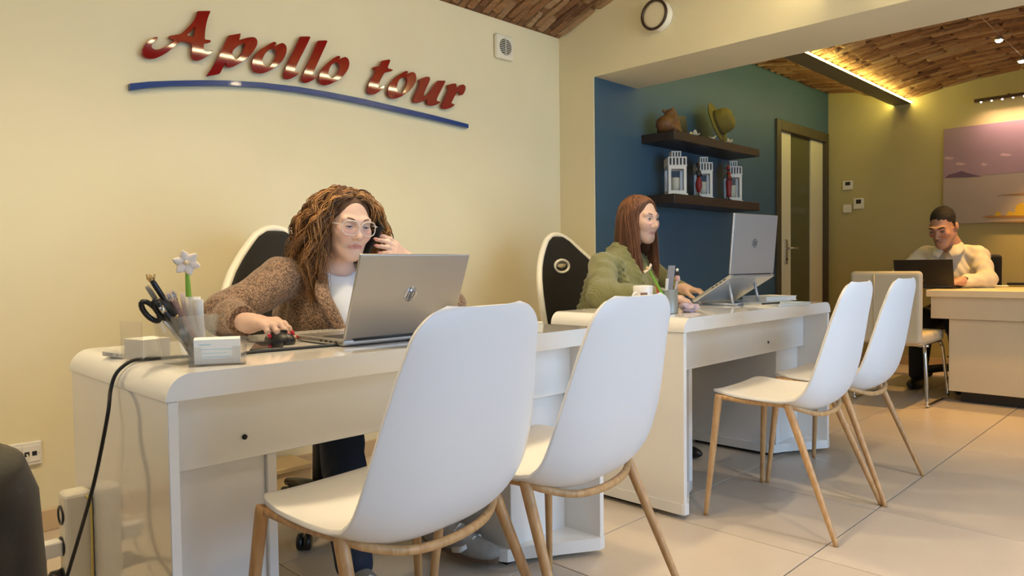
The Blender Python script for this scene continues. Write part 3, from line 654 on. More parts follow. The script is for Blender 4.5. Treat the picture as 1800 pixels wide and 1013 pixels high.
# ================================================================ swivel chairs with white rim
m_mesh = mat('black_mesh_fabric', (.012, .011, .010), .75, bump=.5, bscale=500); m_rim = mat('white_rim_plastic', (.80, .78, .68), .35)
def office_chair(label, loc, rz, group, zo=0):
    t = thing('office_chair', label, 'office chair', loc, rz, group)
    # local: sitter faces -y
    lv = [(.50, .21), (.60, .232), (.72, .262), (.80, .268), (.87, .252), (.93, .215), (.99, .165), (1.04, .118), (1.075, .085), (1.095, .05)]
    zs = np.linspace(.50, 1.095, 34); hw = np.interp(zs, [a for a, b in lv], [b for a, b in lv])
    def pt(u, z, w):
        return (u*w, .275+(z-.5)*.16-.20*(u*w/.27)**2*.62*(1 if z < .95 else 1), z+zo)
    G = np.array([[pt(u, z, w) for u in np.linspace(-1, 1, 15)] for z, w in zip(zs, hw)])
    o = MB().grid(G).build('backrest', m_mesh, t, fix=False); sd = o.modifiers.new('thick', 'SOLIDIFY'); sd.thickness = .03; sd.offset = 0
    rim = [pt(-1, z, w) for z, w in zip(zs, hw)]+[pt(u, zs[-1]+.012*(1-u*u), hw[-1]) for u in np.linspace(-.8, .8, 7)]+[pt(1, z, w) for z, w in zip(zs[::-1], hw[::-1])]
    MB().tube(rim, .0165, 10).build('rim', m_rim, t)
    rc = np.array(pt(0, .935, .2)); a = np.linspace(0, 2*PI, 28, endpoint=False)
    ring = MB().tube([(rc[0]+.052*math.cos(q), rc[1]-.020, rc[2]+.034*math.sin(q)) for q in a], .008, 8, closed=True).build('headrest_ring', m_rim, t)
    MB().lathe([(.046, 0), (.046, .004)], 24, T=rotx(PI/2), o=rc+np.array([0, -.013, 0]), sy=1).build('ring_pad', mat('tan_pad', (.55, .47, .30), .6), ring); ring.children[0].scale = (1, 1, .62); ring.children[0].location.z = rc[2]*.38
    MB().box((-.24, -.27, .42), (.24, .22, .50), bev=.035, seg=4).build('seat', m_mesh, t)
    MB().tube([(0, .16, .43), (0, .30, .45), (0, .335, .60)], .022, 8).build('back_support', m_black, t)
    MB().tube([(0, 0, .10), (0, 0, .42)], [.03, .022], 12).build('gas_lift', m_black, t)
    for s in (-1, 1):
        MB().tube(catmull([(s*.25, .1, .45), (s*.30, .08, .52), (s*.30, .02, .62)], 5), .016, 8).build('arm_post', m_black, t)
        MB().box((s*.30-.035, -.13, .615), (s*.30+.035, .12, .645), bev=.012, seg=3).build('armrest', m_black, t)
    for k in range(5):
        a = 2*PI*k/5+.3; c, s = math.cos(a), math.sin(a)
        MB().tube([(0, 0, .115), (c*.15, s*.15, .10), (c*.30, s*.30, .075)], [.03, .022, .016], 8).build('base_spoke', m_black, t)
        MB().lathe([(.02, -.024), (.028, -.02), (.028, -.004), (.014, -.004), (.014, .004), (.028, .004), (.028, .02), (.02, .024)], 14, T=rotz(a)@rotx(PI/2), o=(c*.30, s*.30, .028)).build('caster', m_black, t)
    return t
office_chair('swivel chair with white rim behind the woman in the checked blazer', (1.40, 2.42, 0), math.radians(-4), 'swivel chairs with white rims')
office_chair('swivel chair with white rim and oval ring behind the green sweater', (2.965, 2.27, 0), math.radians(-6), 'swivel chairs with white rims')

# the man's swivel chair: dark, mostly hidden
def plain_chair(label, loc, rz):
    t = thing('office_chair', label, 'office chair', loc, rz)
    MB().box((-.24, -.25, .42), (.24, .22, .50), bev=.035, seg=4).build('seat', m_mesh, t)
    MB().box((-.22, .22, .55), (.22, .28, .98), bev=.028, seg=4).build('backrest', m_mesh, t)
    MB().tube([(0, .15, .43), (0, .29, .45), (0, .27, .60)], .022, 8).build('back_support', m_black, t)
    MB().tube([(0, 0, .10), (0, 0, .42)], [.03, .022], 12).build('gas_lift', m_black, t)
    for k in range(5):
        a = 2*PI*k/5+.1; c, s = math.cos(a), math.sin(a)
        MB().tube([(0, 0, .115), (c*.15, s*.15, .10), (c*.30, s*.30, .075)], [.03, .022, .016], 8).build('base_spoke', m_black, t)
        MB().lathe([(.02, -.024), (.028, -.02), (.028, -.004), (.014, -.004), (.014, .004), (.028, .004), (.028, .02), (.02, .024)], 14, T=rotz(a)@rotx(PI/2), o=(c*.30, s*.30, .028)).build('caster', m_black, t)
plain_chair('dark swivel chair under the man at the cream desk', (6.36, 1.47, 0), math.radians(-90))

# ---- cream cantilever visitor chair in the back room
m_leath = mat('cream_leather', (.62, .54, .38), .45, var=.05, vscale=6, bump=.05, bscale=80); m_chrome = mat('chrome', (.75, .74, .72), .12, metal=1)
t = thing('cantilever_chair', 'cream upholstered cantilever chair with chrome frame before the cream desk', 'chair', (5.33, 1.585, 0))
MB().box((-.30, -.215, .40), (.20, .215, .475), bev=.025, seg=3).build('seat', m_leath, t)
bk = MB().box((-.33, -.215, .41), (-.27, .215, .875), bev=.024, seg=3).build('backrest', m_leath, t)
MB().tube([(-.332, .06, .44), (-.334, .06, .85)], .003, 6).build('seam', m_leath, bk)
for s in (-1, 1):
    MB().tube(catmull([(-.26, s*.19, .40), (.14, s*.19, .40), (.20, s*.195, .375), (.225, s*.2, .33), (.262, s*.22, .06), (.24, s*.222, .014), (.18, s*.222, .011), (-.18, s*.222, .011), (-.215, s*.222, .03), (-.215, s*.222, .07), (-.195, s*.2, .40)], 5), .011, 10).build('chrome_frame', m_chrome, t)
MB().tube([(-.10, -.2, .385), (-.10, .2, .385)], .009, 8).build('crossbar', m_chrome, t)

# ---- black leather tub chair in the near left corner
m_blk = mat('black_leather', (.009, .007, .006), .36, spec=.22, bump=.08, bscale=120)
t = thing('tub_armchair', 'black leather tub armchair at the edge beside the power strip', 'armchair', (-.088, 1.28, .0))
a0 = np.linspace(-2.35, 2.35, 40); prof = [(.245, .15), (.245, .56), (.25, .63), (.27, .685), (.30, .695), (.33, .68), (.345, .635), (.352, .50), (.348, .30), (.335, .15), (.245, .15)]
G = [[(math.cos(a)*r, math.sin(a)*r, z*(1 if z < .3 else 1-.03*(abs(a)/2.35)**2)) for (r, z) in prof] for a in a0]
b = MB().grid(G); n = len(prof)
for i in (0, len(a0)-1): b.f.append([i*n+k for k in range(n-1)]); b.sm.append(False)
b.build('backrest', m_blk, t)
MB().lathe([(.20, .14), (.245, .16), (.25, .30), (.245, .42), (.22, .45), (.1, .46), (.001, .46)], 28).build('seat', m_blk, t)
for k in range(4): a = PI/4+k*PI/2; MB().tube([(.24*math.cos(a), .24*math.sin(a), 0), (.23*math.cos(a), .23*math.sin(a), .16)], [.015, .022], 10).build('leg', m_black, t)

# ---- low beige box against the wall under the first desk
m_box = mat('beige_board', (.66, .50, .28), .55, var=.08, vscale=8)
t = thing('storage_box', 'low beige lidded box standing by the wall behind the first desk', 'box', (1.40, 2.93, 0))
MB().box((-.20, -.09, 0), (.20, .09, .075), bev=.003).build('body', m_box, t)
MB().box((-.21, -.10, .0755), (.21, .10, .095), bev=.003).build('lid', m_box, t)

# ---- floating shelves
m_wenge = wood_mat('dark_wenge', (.018, .012, .009), (.045, .03, .022), .4, (2, 30, 30))
for (x0, x1, z0, z1, lb) in ((4.012, 5.183, 1.732, 1.788, 'upper dark floating shelf on the blue wall with hat and figures'), (4.012, 5.183, 1.328, 1.388, 'lower dark floating shelf on the blue wall carrying three lanterns')):
    t = thing('floating_shelf', lb, 'shelf', ((x0+x1)/2, YB, z0)); L_ = (x1-x0)/2
    MB().box((-L_, -.25, 0), (L_, 0, z1-z0), bev=.002, seg=1).build('shelf_board', m_wenge, t)
# ================================================================ things on the desks
DZ = .745
def at_depth(px, py, d): return CO+ray(px, py)*d
m_silver = mat('silver_lid', (.42, .41, .40), .34, metal=.85); m_kb = mat('laptop_keys', (.03, .03, .032), .5); m_scr = mat('laptop_screen', (.02, .022, .025), .12)
m_logo = mat('logo_light', (.70, .66, .60), .25, metal=.5); m_logod = mat('logo_dark', (.12, .12, .12), .4)
def laptop(label, loc, rot, opening, m_body, W_=.358, D=.243, H_=.232, logo=None, logo_m=None):
    t = thing('laptop', label, 'laptop', loc); t.rotation_euler = rot
    b = MB().box((-W_/2, 0, 0), (W_/2, D, .016), bev=.005, seg=3).build('base', m_body, t)
    k = MB().box((-W_/2+.02, .03, .0162), (W_/2-.02, .135, .0172)).build('keyboard', m_kb, b)
    MB().box((-.055, .15, .0162), (.055, .225, .0168), bev=.0003, seg=1).build('touchpad', m_body, b)
    for i in range(4): MB().box((-W_/2-.0006, .03+i*.024, .006), (-W_/2+.002, .044+i*.024, .0105)).build('port', m_black, b)
    MB().tube([(-W_/2+.03, .004, .015), (W_/2-.03, .004, .015)], .006, 8).build('hinge', m_kb, t)
    T = rotx(opening); o_ = np.array([0, .003, .016])
    lid = MB().box((-W_/2, -.004, .002), (W_/2, .004, H_), bev=.0035, seg=3, T=T, o=o_).build('lid', m_body, t)
    MB().box((-W_/2+.006, .0041, .012), (W_/2-.006, .0046, H_-.006), T=T, o=o_).build('screen', m_scr, lid)
    if logo:
        c = np.array([0, -.0044, H_*.52]); r = .0215 if logo == 'disc' else .019
        RX = np.array([[1,0,0],[0,0,-1],[0,1,0.]])      # xy -> xz
        def strip(P, w, e=.0005, m=None):
            B_ = MB(); B_.tube([(x, 0, z) for x, z in P], w, 6, T=T@np.diag([1, .12, 1]), o=T@(c+np.array([0, -e, 0]))+o_); return B_
        st = strip([(-.0035, .020), (-.0125, -.010)], .0018, .0011)
        for P in ([(-.0085, .003), (-.0065, .0075), (-.002, .0085), (-.001, .005), (-.0055, -.010)], [(.0055, .0085), (-.0040, -.021)], [(.0045, .007), (.0085, .0085), (.0120, .0075), (.0125, .004), (.0085, -.007), (.006, -.0095), (.001, -.0095)]):
            q = strip(P, .0018, .0011); k_ = st.n
            for V in q.v: st.v.append(V)
            st.n += q.n
            for f in q.f: st.f.append([i+k_ for i in f]); st.sm.append(False)
        if logo == 'disc':
            d = MB().lathe([(r, 0), (r, .0006)], 32, T=T@rotx(PI/2), o=T@(c+np.array([0, .0003, 0]))+o_).build('logo_disc', logo_m[0], lid)
        else:
            for a0, a1 in ((-1.9, 1.35), (1.75, 4.15)):
                P = [(r*math.cos(a), r*math.sin(a)) for a in np.linspace(a0, a1, 20)]; strip(P, .0016).build('logo_ring', logo_m[0], lid)
        st.build('logo_letters', logo_m[1], lid)
    elif logo is None:
        MB().box((-.08, -.0046, .035), (.0, -.0041, .05), T=T, o=o_).build('logo_plate', mat('logo_grey', (.16, .15, .13), .4), lid)
    return t
laptop('open grey laptop with a round logo before the curly-haired woman', (1.172, 1.588, DZ+.002), (0, 0, math.radians(0)), math.radians(21), m_silver, logo='disc', logo_m=(m_logo, mat('logo_grey2', (.13, .12, .11), .5)))
m_silver2 = mat('silver_lid_light', (.62, .63, .64), .3, metal=.7)
L2 = laptop('silver laptop raised on a folding stand before the blue wall', (3.193, 1.580, .878), (math.radians(-30), 0, math.radians(-6.2)), math.radians(35), m_silver2, H_=.278, logo='ring', logo_m=(m_logod, m_logod))
laptop('black laptop open on the cream desk before the man', (5.60, 1.515, DZ+.002), (0, 0, math.radians(-90)), math.radians(15), mat('black_laptop', (.014, .012, .010), .4), W_=.37, H_=.19)
# folding stand under the second laptop
t = thing('laptop_stand', 'folding metal laptop stand propping up the silver laptop', 'stand', (3.193, 1.580, DZ), math.radians(-6.2))
m_stand = mat('pale_stand_metal', (.66, .70, .76), .3, metal=.6)
for s in (-1, 1):
    x = s*.105
    MB().tube([(x, .215, .006), (x, .02, .006)], .005, 8, sq=4).build('stand_foot', m_stand, t)
    MB().tube([(x, .225, .012), (x, .02, .129)], .0052, 8, sq=4).build('support_arm', m_stand, t)
    MB().tube([(x, .040, .006), (x, .062, .100)], .0052, 8, sq=4).build('prop_arm', m_stand, t)
    MB().tube([(x, .225, .008), (x, .236, .022), (x, .226, .034)], .005, 8).build('front_hook', m_stand, t)
MB().tube([(-.105, .05, .006), (.105, .05, .006)], .004, 8).build('cross_bar', m_stand, t)

# ---- first desk: mouse, phone, cable
m_mouse = mat('black_rubber', (.012, .012, .013), .4)
sd = SDF(); sd.ell((0, 0, .008), (.031, .053, .028), .01); sd.post = lambda P, d: np.maximum(d, -P[:, 2])
me = sd.mesh('body', .003); t = thing('computer_mouse', 'small black mouse under the woman\'s hand with red nails', 'mouse', (.930, 1.800, DZ), math.radians(8))
link('body', me, m_mouse, t); MB().tube([(0, -.03, .034), (0, -.012, .0375)], .004, 8).build('wheel', m_black, t)
m_phone = mat('phone_glass', (.008, .009, .012), .06, coat=.5)
t = thing('smartphone', 'black smartphone lying flat on the desk beside the card holder', 'phone', (.858, 1.725, DZ), math.radians(60-90))
MB().box((-.037, -.076, 0), (.037, .076, .009), bev=.004, seg=3).build('case', m_black, t); MB().box((-.034, -.073, .009), (.034, .073, .0096)).build('screen', m_phone, t)
cp = [onz(720, 596, DZ+.004), onz(640, 602.5, DZ+.004), onz(560, 609, DZ+.004), onz(490, 615, DZ+.004), onz(438, 620, DZ+.004), onz(400, 628, DZ+.004), (.635, 1.672, DZ+.005), (.60, 1.69, DZ+.005), (.565, 1.70, DZ+.005), (.535, 1.71, DZ+.003), (.507, 1.72, DZ-.020), (.495, 1.725, DZ-.055), onx(190, 725, .482), onx(176, 800, .47), onx(162, 862, .455), onx(140, 940, .44), onx(119, 1010, .42), onx(105, 1060, .40), onx(98, 1110, .38)]
cp = [np.array(p, float) for p in cp]; cp.append(np.array([.33, cp[-1][1]-.03, .004])); cp.append(np.array([.20, cp[-1][1]-.2, .004]))
tag(MB().tube(catmull(cp, 6), .004, 8).build('power_cable', m_black), 'black cable running across the desk and hanging over its rounded edge', 'cable')

# ---- pen cup with pens
m_acr = clear_mat('clear_acrylic', (.98, .975, .965), .7, .06)
def frustum(b0, b1, h, w=.003, n=4, rz=PI/4):
    B_ = MB(); R0 = [(b0*math.cos(rz+2*PI*k/n), b0*math.sin(rz+2*PI*k/n)) for k in range(n)]; R1 = [(b1*math.cos(rz+2*PI*k/n), b1*math.sin(rz+2*PI*k/n)) for k in range(n)]
    f = 1-w/b0*1.4; V = [(*p, 0) for p in R0]+[(*p, h) for p in R1]+[(p[0]*(1-w/b1*1.4), p[1]*(1-w/b1*1.4), h) for p in R1]+[(p[0]*f, p[1]*f, .006) for p in R0]; F = [list(range(n))[::-1], list(range(3*n, 4*n))]
    for a in range(3):
        for k in range(n): F.append((a*n+k, a*n+(k+1)%n, (a+1)*n+(k+1)%n, (a+1)*n+k))
    return B_.add(V, F)
cup = np.array([.612, 1.605, DZ])
t = thing('pen_holder', 'clear acrylic pen holder packed with pens on the first desk', 'pen holder', tuple(cup), math.radians(12)); frustum(.050, .068, .104).build('holder_walls', m_acr, t)
def pen(name, label, px, py, Y, base, r, m, grp, parts=()):
    tip = ony(px, py, Y); b0 = cup+np.array([base[0], base[1], .009]); t = thing(name, label, 'pen', tuple(b0), 0, grp); v = tip-b0
    L_ = np.linalg.norm(v); d = v/L_
    MB().tube([v*0, v*.06, v*.94, v], [r*.4, r, r, r*.85], 10).build('barrel', m, t)
    for (f0, f1, rr, mm, nn) in parts: MB().tube([v*f0, v*f1], [r*rr, r*rr], 10).build(nn, mm, t)
    return t, v, d
m_gold = mat('gold_metal', (.62, .46, .22), .3, metal=.9); m_grpen = mat('grey_pen', (.30, .27, .20), .35); m_glit = mat('bronze_glitter', (.16, .085, .07), .35, metal=.5, bump=.6, bscale=900, var=.6, vscale=600, col2=(.5, .35, .3))
GP = 'pens in the acrylic holder'
pt_, v, d = pen('pen', 'tall black pen with a gold crown top in the acrylic holder', 265, 490, 1.60, (.028, -.012), .0058, m_black, GP, ((.52, .54, 1.15, m_gold, 'band'),))
cr = MB(); [cr.tube([v+np.array([.006*math.cos(a), .006*math.sin(a), -.002]), v+np.array([.0085*math.cos(a), .0085*math.sin(a), .010])], [.002, .0012], 6) for a in np.linspace(0, 2*PI, 7)[:6]]; cr.tube([v-d*.004, v+d*.002], .0066, 10); cr.build('crown', m_gold, pt_)
pen('pen', 'olive grey pen leaning beside the gold crown pen', 258.5, 503, 1.615, (.018, .01), .0055, m_grpen, GP, ((.90, 1.0, .8, m_steel, 'clip'),))
pen('pen', 'dark bronze pen standing behind the glitter pen', 296, 517, 1.61, (.012, .0), .0045, mat('dark_bronze', (.10, .06, .045), .4, metal=.3), GP)
pen('pen', 'thin black pen with a round tip beside the glitter pen', 304, 512, 1.63, (.025, .015), .0035, m_black, GP)
pt_, v, d = pen('pen', 'glittery bronze pen topped by a clear gem', 305, 527, 1.57, (.03, -.025), .0062, m_glit, GP); MB().sphere(v+d*.010, .013, 8, 5).build('gem', clear_mat('gem', (.95, .88, .84), .8, .15), pt_)
pen('pen', 'short steel pen with clip among the black pens', 275, 530, 1.58, (.024, -.018), .006, m_black, GP, ((.82, .92, 1.05, m_steel, 'collar'),))
# scissors
tip = ony(254, 521, 1.60); t = thing('scissors', 'black-handled scissors standing in the acrylic holder', 'scissors', tuple(cup+np.array([.02, .0, .01])))
b0 = cup+np.array([.02, .0, .01]); v = tip-b0; dn = nrm(v); sidev = nrm(np.cross(dn, (_f[0], _f[1], 0)))
MB().tube([v*0, v*.3, v*.62], [.002, .006, .006], 6).build('blade', m_steel, t)
for s, f in ((1, .80), (-1, .74)):
    c = v*f+sidev*s*.011; a = np.linspace(0, 2*PI, 18, endpoint=False)
    MB().tube([c+dn*.026*math.cos(q)+sidev*.0115*math.sin(q) for q in a], .0058, 8, closed=True).build('handle', m_black, t)
# folded paper strips
m_paper = mat('white_paper', (.80, .78, .72), .6); m_paper2 = mat('lilac_paper', (.58, .52, .52), .6)
for i, (px, py, Y, w, m_) in enumerate(((322, 515, 1.62, .012, m_paper2), (336, 522, 1.60, .016, m_paper), (345, 527, 1.585, .011, m_paper))):
    tip = ony(px, py, Y); b0 = cup+np.array([.022+.006*i, -.012+.006*i, .009]); v = tip-b0; t = thing('paper_strip', ['lilac folded paper strip behind the green stem', 'wide rolled white paper strip before the green stem', 'narrow curled white paper strip at the holder\'s corner'][i], 'paper', tuple(b0), 0, 'paper strips in the acrylic holder')
    sdv = np.array([.75, -.66, 0]); G = [[v*f+sdv*u*w+np.array([0, 0, 0])+np.array([.66, .75, 0])*(-.006*(1-u*u))+sdv*.004*f**4 for u in np.linspace(-1, 1, 7)] for f in np.linspace(0, 1, 6)]
    o = MB().grid(G).build('sheet', m_, t); o.modifiers.new('thick', 'SOLIDIFY').thickness = .0012
# flower pen
m_stem = mat('green_stem', (.22, .42, .03), .5); m_petal = mat('white_petal', (.74, .65, .57), .6, sss=0)
def flower_pen(label, base, tipp, look, R=.026, np_=6):
    base = np.array(base); v = np.array(tipp)-base; t = thing('flower_pen', label, 'pen', tuple(base)); d = nrm(v)
    MB().tube([v*0, v*.3, v*.75, v], [.003, .0065, .0055, .0035], 10).build('stem', m_stem, t)
    look = nrm(look); s1 = nrm(np.cross(look, (0, 0, 1))); s2 = np.cross(s1, look); c = v+look*.004
    for k in range(np_):
        a = 2*PI*k/np_+.26; r_ = s1*math.cos(a)+s2*math.sin(a); p_ = np.cross(look, r_)
        G = [[c+r_*R*f+p_*u*R*.36*math.sin(PI*min(1, .12+f*.86))**.8+look*(.006*f-.004*u*u) for u in np.linspace(-1, 1, 5)] for f in np.linspace(0, 1, 7)]
        o = MB().grid(G).build('petal', m_petal, t); o.modifiers.new('thick', 'SOLIDIFY').thickness = .0012
    MB().sphere(c+look*.004, .005, 8, 6).build('flower_heart', mat('flower_heart', (.8, .62, .35), .6), t)
flower_pen('pen shaped as a white flower on a green stem in the acrylic holder', cup+np.array([.02, .02, .01]), ony(328, 463, 1.60), (-.35, -.93, .1), R=.0285)

# ---- business card holder
t = thing('card_holder', 'clear acrylic holder with white business cards at the desk edge', 'card holder', (.645, 1.522, DZ), math.radians(-27.7))
B_ = MB().box((-.056, -.026, 0), (.056, .026, .004)).box((-.056, .022, .004), (.056, .026, .056)).box((-.056, -.026, .004), (-.052, .022, .042)).box((.052, -.026, .004), (.056, .022, .042)).box((-.052, -.026, .004), (-.030, -.022, .04)).box((.030, -.026, .004), (.052, -.022, .04)).box((-.03, -.026, .004), (.03, -.022, .015))
B_.build('holder_walls', m_acr, t)
t2 = thing('business_cards', 'stack of white business cards standing in the clear holder', 'cards', (.645, 1.522, DZ+.0045), math.radians(-27.7))
Tt = rotx(math.radians(10)); m_card = mat('white_card', (.86, .88, .88), .5); m_cyan = mat('pale_cyan_print', (.55, .72, .76), .5)
MB().box((-.045, -.010, 0), (.045, .012, .052), T=Tt, o=(0, -.002, .001)).build('card_stack', m_card, t2)
MB().box((-.035, -.0105, .040), (-.012, -.0099, .043), T=Tt, o=(0, -.002, .001)).box((-.035, -.0105, .030), (.03, -.0099, .032), T=Tt, o=(0, -.002, .001)).box((-.03, -.0105, .022), (.02, -.0099, .0235), T=Tt, o=(0, -.002, .001)).box((-.03, -.0105, .014), (.026, -.0099, .0155), T=Tt, o=(0, -.002, .001)).build('printed_lines', m_cyan, t2)
# ---- note block and its holder, small card packet
t = thing('note_block', 'white paper note block standing behind the pen holder', 'note block', (.578, 1.742, DZ+.004), math.radians(14)); MB().box((-.033, -.036, 0), (.033, .036, .044), bev=.001, seg=1).build('paper_block', m_paper, t)
t = thing('note_holder', 'clear acrylic tray with a tall side holding the note block', 'note holder', (.578, 1.742, DZ), math.radians(14))
MB().box((-.038, -.04, 0), (.038, .04, .0035)).box((-.039, -.04, .0035), (-.0355, .04, .088)).box((-.0355, .0385, .0035), (.038, .041, .05)).build('tray_walls', m_acr, t)
t = thing('card_packet', 'small flat grey and white packet lying by the note block', 'packet', (.556, 1.852, DZ), math.radians(10)); MB().box((-.022, -.045, 0), (.022, .045, .011), bev=.001, seg=1).build('packet_body', mat('grey_card', (.62, .60, .56), .5), t); MB().box((-.018, -.041, .011), (.018, .041, .0114)).box((-.0225, -.03, .003), (-.0218, .03, .008)).build('packet_print', mat('packet_print', (.25, .24, .26), .5, var=.6, vscale=120, col2=(.7, .68, .62)), t)
# ---- paper box at the far end of the first desk
t = thing('paper_box', 'low cream paper box at the end of the first desk', 'box', (1.50, 1.535, DZ)); MB().box((-.1, -.075, 0), (.098, .075, .026), bev=.002).build('box_body', mat('cream_card', (.78, .70, .50), .5), t); MB().box((-.101, -.0765, .0262), (.0995, .0765, .032), bev=.001, seg=1).build('box_lid', mat('cream_card', (0, 0, 0)), t)

# ---- power strip on the side of the first desk
t = thing('power_strip', 'white power strip fixed upright to the side of the first desk', 'power strip', (.5115, 1.97, .12))
PS = .30
MB().box((-.062, -.03, 0), (0, .03, PS), bev=.012, seg=3).build('strip_body', mat('ivory_strip', (.74, .69, .56), .35), t)
for i, z in enumerate((.245, .17, .095, .02)):
    MB().lathe([(.023, 0), (.023, .004), (.018, .004), (.0175, -.01)], 20, T=roty(-PI/2), o=(-.0615, 0, z)).build('outlet', m_black, t)
t2 = thing('usb_charger', 'white plug-in charger in the upright power strip', 'charger', (.448, 1.97, .29)); MB().box((-.05, -.018, -.018), (0, .018, .018), bev=.004).build('charger_body', m_wplast, t2); MB().box((-.0505, -.008, -.003), (-.049, .008, .003)).build('usb_port', m_black, t2)
tag(MB().tube(catmull([(.415, 1.97, .275), (.41, 1.965, .24), (.39, 1.95, .2), (.37, 1.93, .10), (.35, 1.9, .0035)], 6), .003, 8).build('charger_cable', m_cabw), 'grey cable hanging from the white plug-in charger', 'cable')
t2 = thing('plug', 'black angled plug in the upright power strip with its cord', 'plug', (.448, 1.97, .215)); MB().tube([(0, 0, 0), (-.02, 0, 0), (-.03, 0, -.005), (-.065, -.005, -.012)], [.021, .021, .013, .008], 12).build('plug_body', m_black, t2); MB().tube(catmull([(-.06, -.005, -.011), (-.10, -.02, -.02), (-.14, -.05, -.06), (-.16, -.08, -.205)], 6), .0045, 8).build('cord', m_black, t2)
tag(MB().tube(catmull([(.478, 1.965, .414), (.50, 1.935, .40), (.503, 1.93, .33), (.502, 1.93, .24), (.495, 1.925, .12), (.46, 1.92, .003)], 6), .0025, 8).build('yellow_cord', mat('yellow_cord', (.62, .48, .12), .5)), 'thin yellow cord looped over the upright power strip', 'cord')

# ================================================================ second desk
c = at_depth(1130, 506, 3.15); c[2] = DZ
m_mug = mat('white_mug', (.82, .82, .84), .2, coat=.3)
t = thing('mug', 'white mug with a small dark print beside the pen cup', 'mug', tuple(c), math.radians(10))
MB().lathe([(.034, 0), (.041, .006), (.043, .103), (.0415, .105), (.039, .101), (.036, .012), (.001, .010)], 28).build('mug_body', m_mug, t)
MB().tube(catmull([(-.037, .012, .075), (-.056, .018, .07), (-.062, .02, .045), (-.052, .017, .022), (-.036, .012, .02)], 5), .005, 8).build('handle', m_mug, t)
dv = -_f; ang = math.atan2(dv[1], dv[0])-math.radians(10)
for i, (da, w) in enumerate(((-.28, .006), (-.12, .005), (.06, .006), (.2, .004))): MB().box((.0420, -w, .058), (.0433, w, .076), T=rotz(ang+da)).build('mug_print', mat('mug_print', (.25, .16, .12), .5), t)
cc = np.array([2.492, 1.598, DZ]); m_wire = mat('pen_cup_mesh', (.32, .36, .38), .35, metal=.7)
t = thing('pen_cup', 'grey metal pen cup on the second desk before the sweater', 'pen cup', tuple(cc))
MB().lathe([(.040, 0), (.041, .004), (.0405, .09), (.042, .093), (.042, .096), (.0385, .096), (.0385, .006), (.001, .005)], 28).build('cup_wall', m_wire, t)
MB().tube([(.0412*math.cos(a), .0412*math.sin(a), .005) for a in np.linspace(0, 2*PI, 28, endpoint=False)], .0022, 6, closed=True).build('cup_rim', m_steel, t)
flower_pen('green flower pen leaning out of the grey metal cup', cc+np.array([.008, -.01, .01]), ony(1141, 474, 1.60), (-.62, .45, .64), R=.024)
def stick(name, label, cat, px, py, base, w, th, m, Y=1.60):
    tip = ony(px, py, Y); b0 = cc+np.array([base[0], base[1], .008]); v = tip-b0; t = thing(name, label, cat, tuple(b0), 0); sv = np.array([.7, -.7, 0]); fv = np.array([.7, .7, 0])
    G = [b0*0+v*f+sv*u*w+fv*q*th for f in (0, 1) for q in (-1, 1) for u in (-1, 1)]
    MB().add(G, [(0,1,3,2),(4,6,7,5),(0,4,5,1),(2,3,7,6),(0,2,6,4),(1,5,7,3)]).build('body', m, t); return t, v
stick('ruler', 'translucent grey ruler standing in the grey metal cup', 'ruler', 1181, 467, (.012, .012), .014, .0012, mat('smoky_ruler', (.26, .24, .25), .25, spec=.6))
stick('marker', 'white marker pen beside the ruler in the grey cup', 'pen', 1173, 490, (.0, .012), .005, .005, m_paper)
stick('eraser_pen', 'red and white pen low in the grey metal cup', 'pen', 1154, 498, (-.02, .01), .006, .005, mat('red_plastic', (.5, .06, .03), .4))
t, v = stick('doll_pen', 'pen with a pink and black ornament in the grey cup', 'pen', 1191, 492, (.022, .0), .004, .004, m_paper2)
MB().sphere(v+np.array([0, 0, .005]), (.011, .011, .015), 10, 8).build('ornament', mat('pink_ornament', (.62, .40, .36), .5), t); MB().sphere(v+np.array([0, 0, .026]), .009, 10, 8).build('ornament_top', m_black, t); MB().sphere(v+np.array([-.002, 0, .040]), (.006, .006, .007), 8, 6).build('ornament_bow', m_paper, t)
# crumpled wrapper
bmc = bmesh.new(); bmesh.ops.create_icosphere(bmc, subdivisions=2, radius=.04)
for v_ in bmc.verts: k_ = .55+.75*random.random(); v_.co = Vector((v_.co.x*k_*1.15, v_.co.y*k_*.9, max(-.0, v_.co.z*k_*.55+.018)))
me = bpy.data.meshes.new('wrapper'); bmc.to_mesh(me); bmc.free(); c = onz(1214, 551, DZ)
o = link('crumpled_wrapper', me, mat('pink_wrapper', (.60, .48, .52), .15, spec=.8, var=.3, vscale=30, col2=(.38, .32, .46)), None, (c[0]+.06, c[1]+.045, DZ)); tag(o, 'crumpled pinkish plastic wrapper beside the grey pen cup', 'wrapper')
# notebooks and papers
def flat(name, label, cat, px, py, z, sx, sy, h, rz, m, pages=True, m2=None):
    c = onz(px, py, z); t = thing(name, label, cat, (c[0], c[1], z), math.radians(rz))
    if pages:
        MB().box((-sx/2, -sy/2, 0), (sx/2, sy/2, h*.12)).box((-sx/2, -sy/2, h*.88), (sx/2, sy/2, h)).build('cover', m, t); MB().box((-sx/2+.003, -sy/2+.003, h*.12), (sx/2-.002, sy/2-.003, h*.88)).build('pages', m2 or m_paper, t)
    else: MB().box((-sx/2, -sy/2, 0), (sx/2, sy/2, h)).build('sheet', m, t)
    return t
m_bl = mat('pale_blue_cover', (.50, .60, .68), .45)
flat('notebook', 'pale blue notebook at the bottom of the pile behind the stand', 'notebook', 1366, 536, DZ, .26, .19, .012, -8, m_bl)
flat('notebook', 'thick white notebook on top of the pale blue one', 'notebook', 1352, 528, DZ+.0125, .22, .15, .022, -14, m_paper)
flat('paper_sheet', 'loose white sheet lying in front of the notebook pile', 'paper', 1330, 537, DZ, .15, .10, .001, 20, m_paper, False)
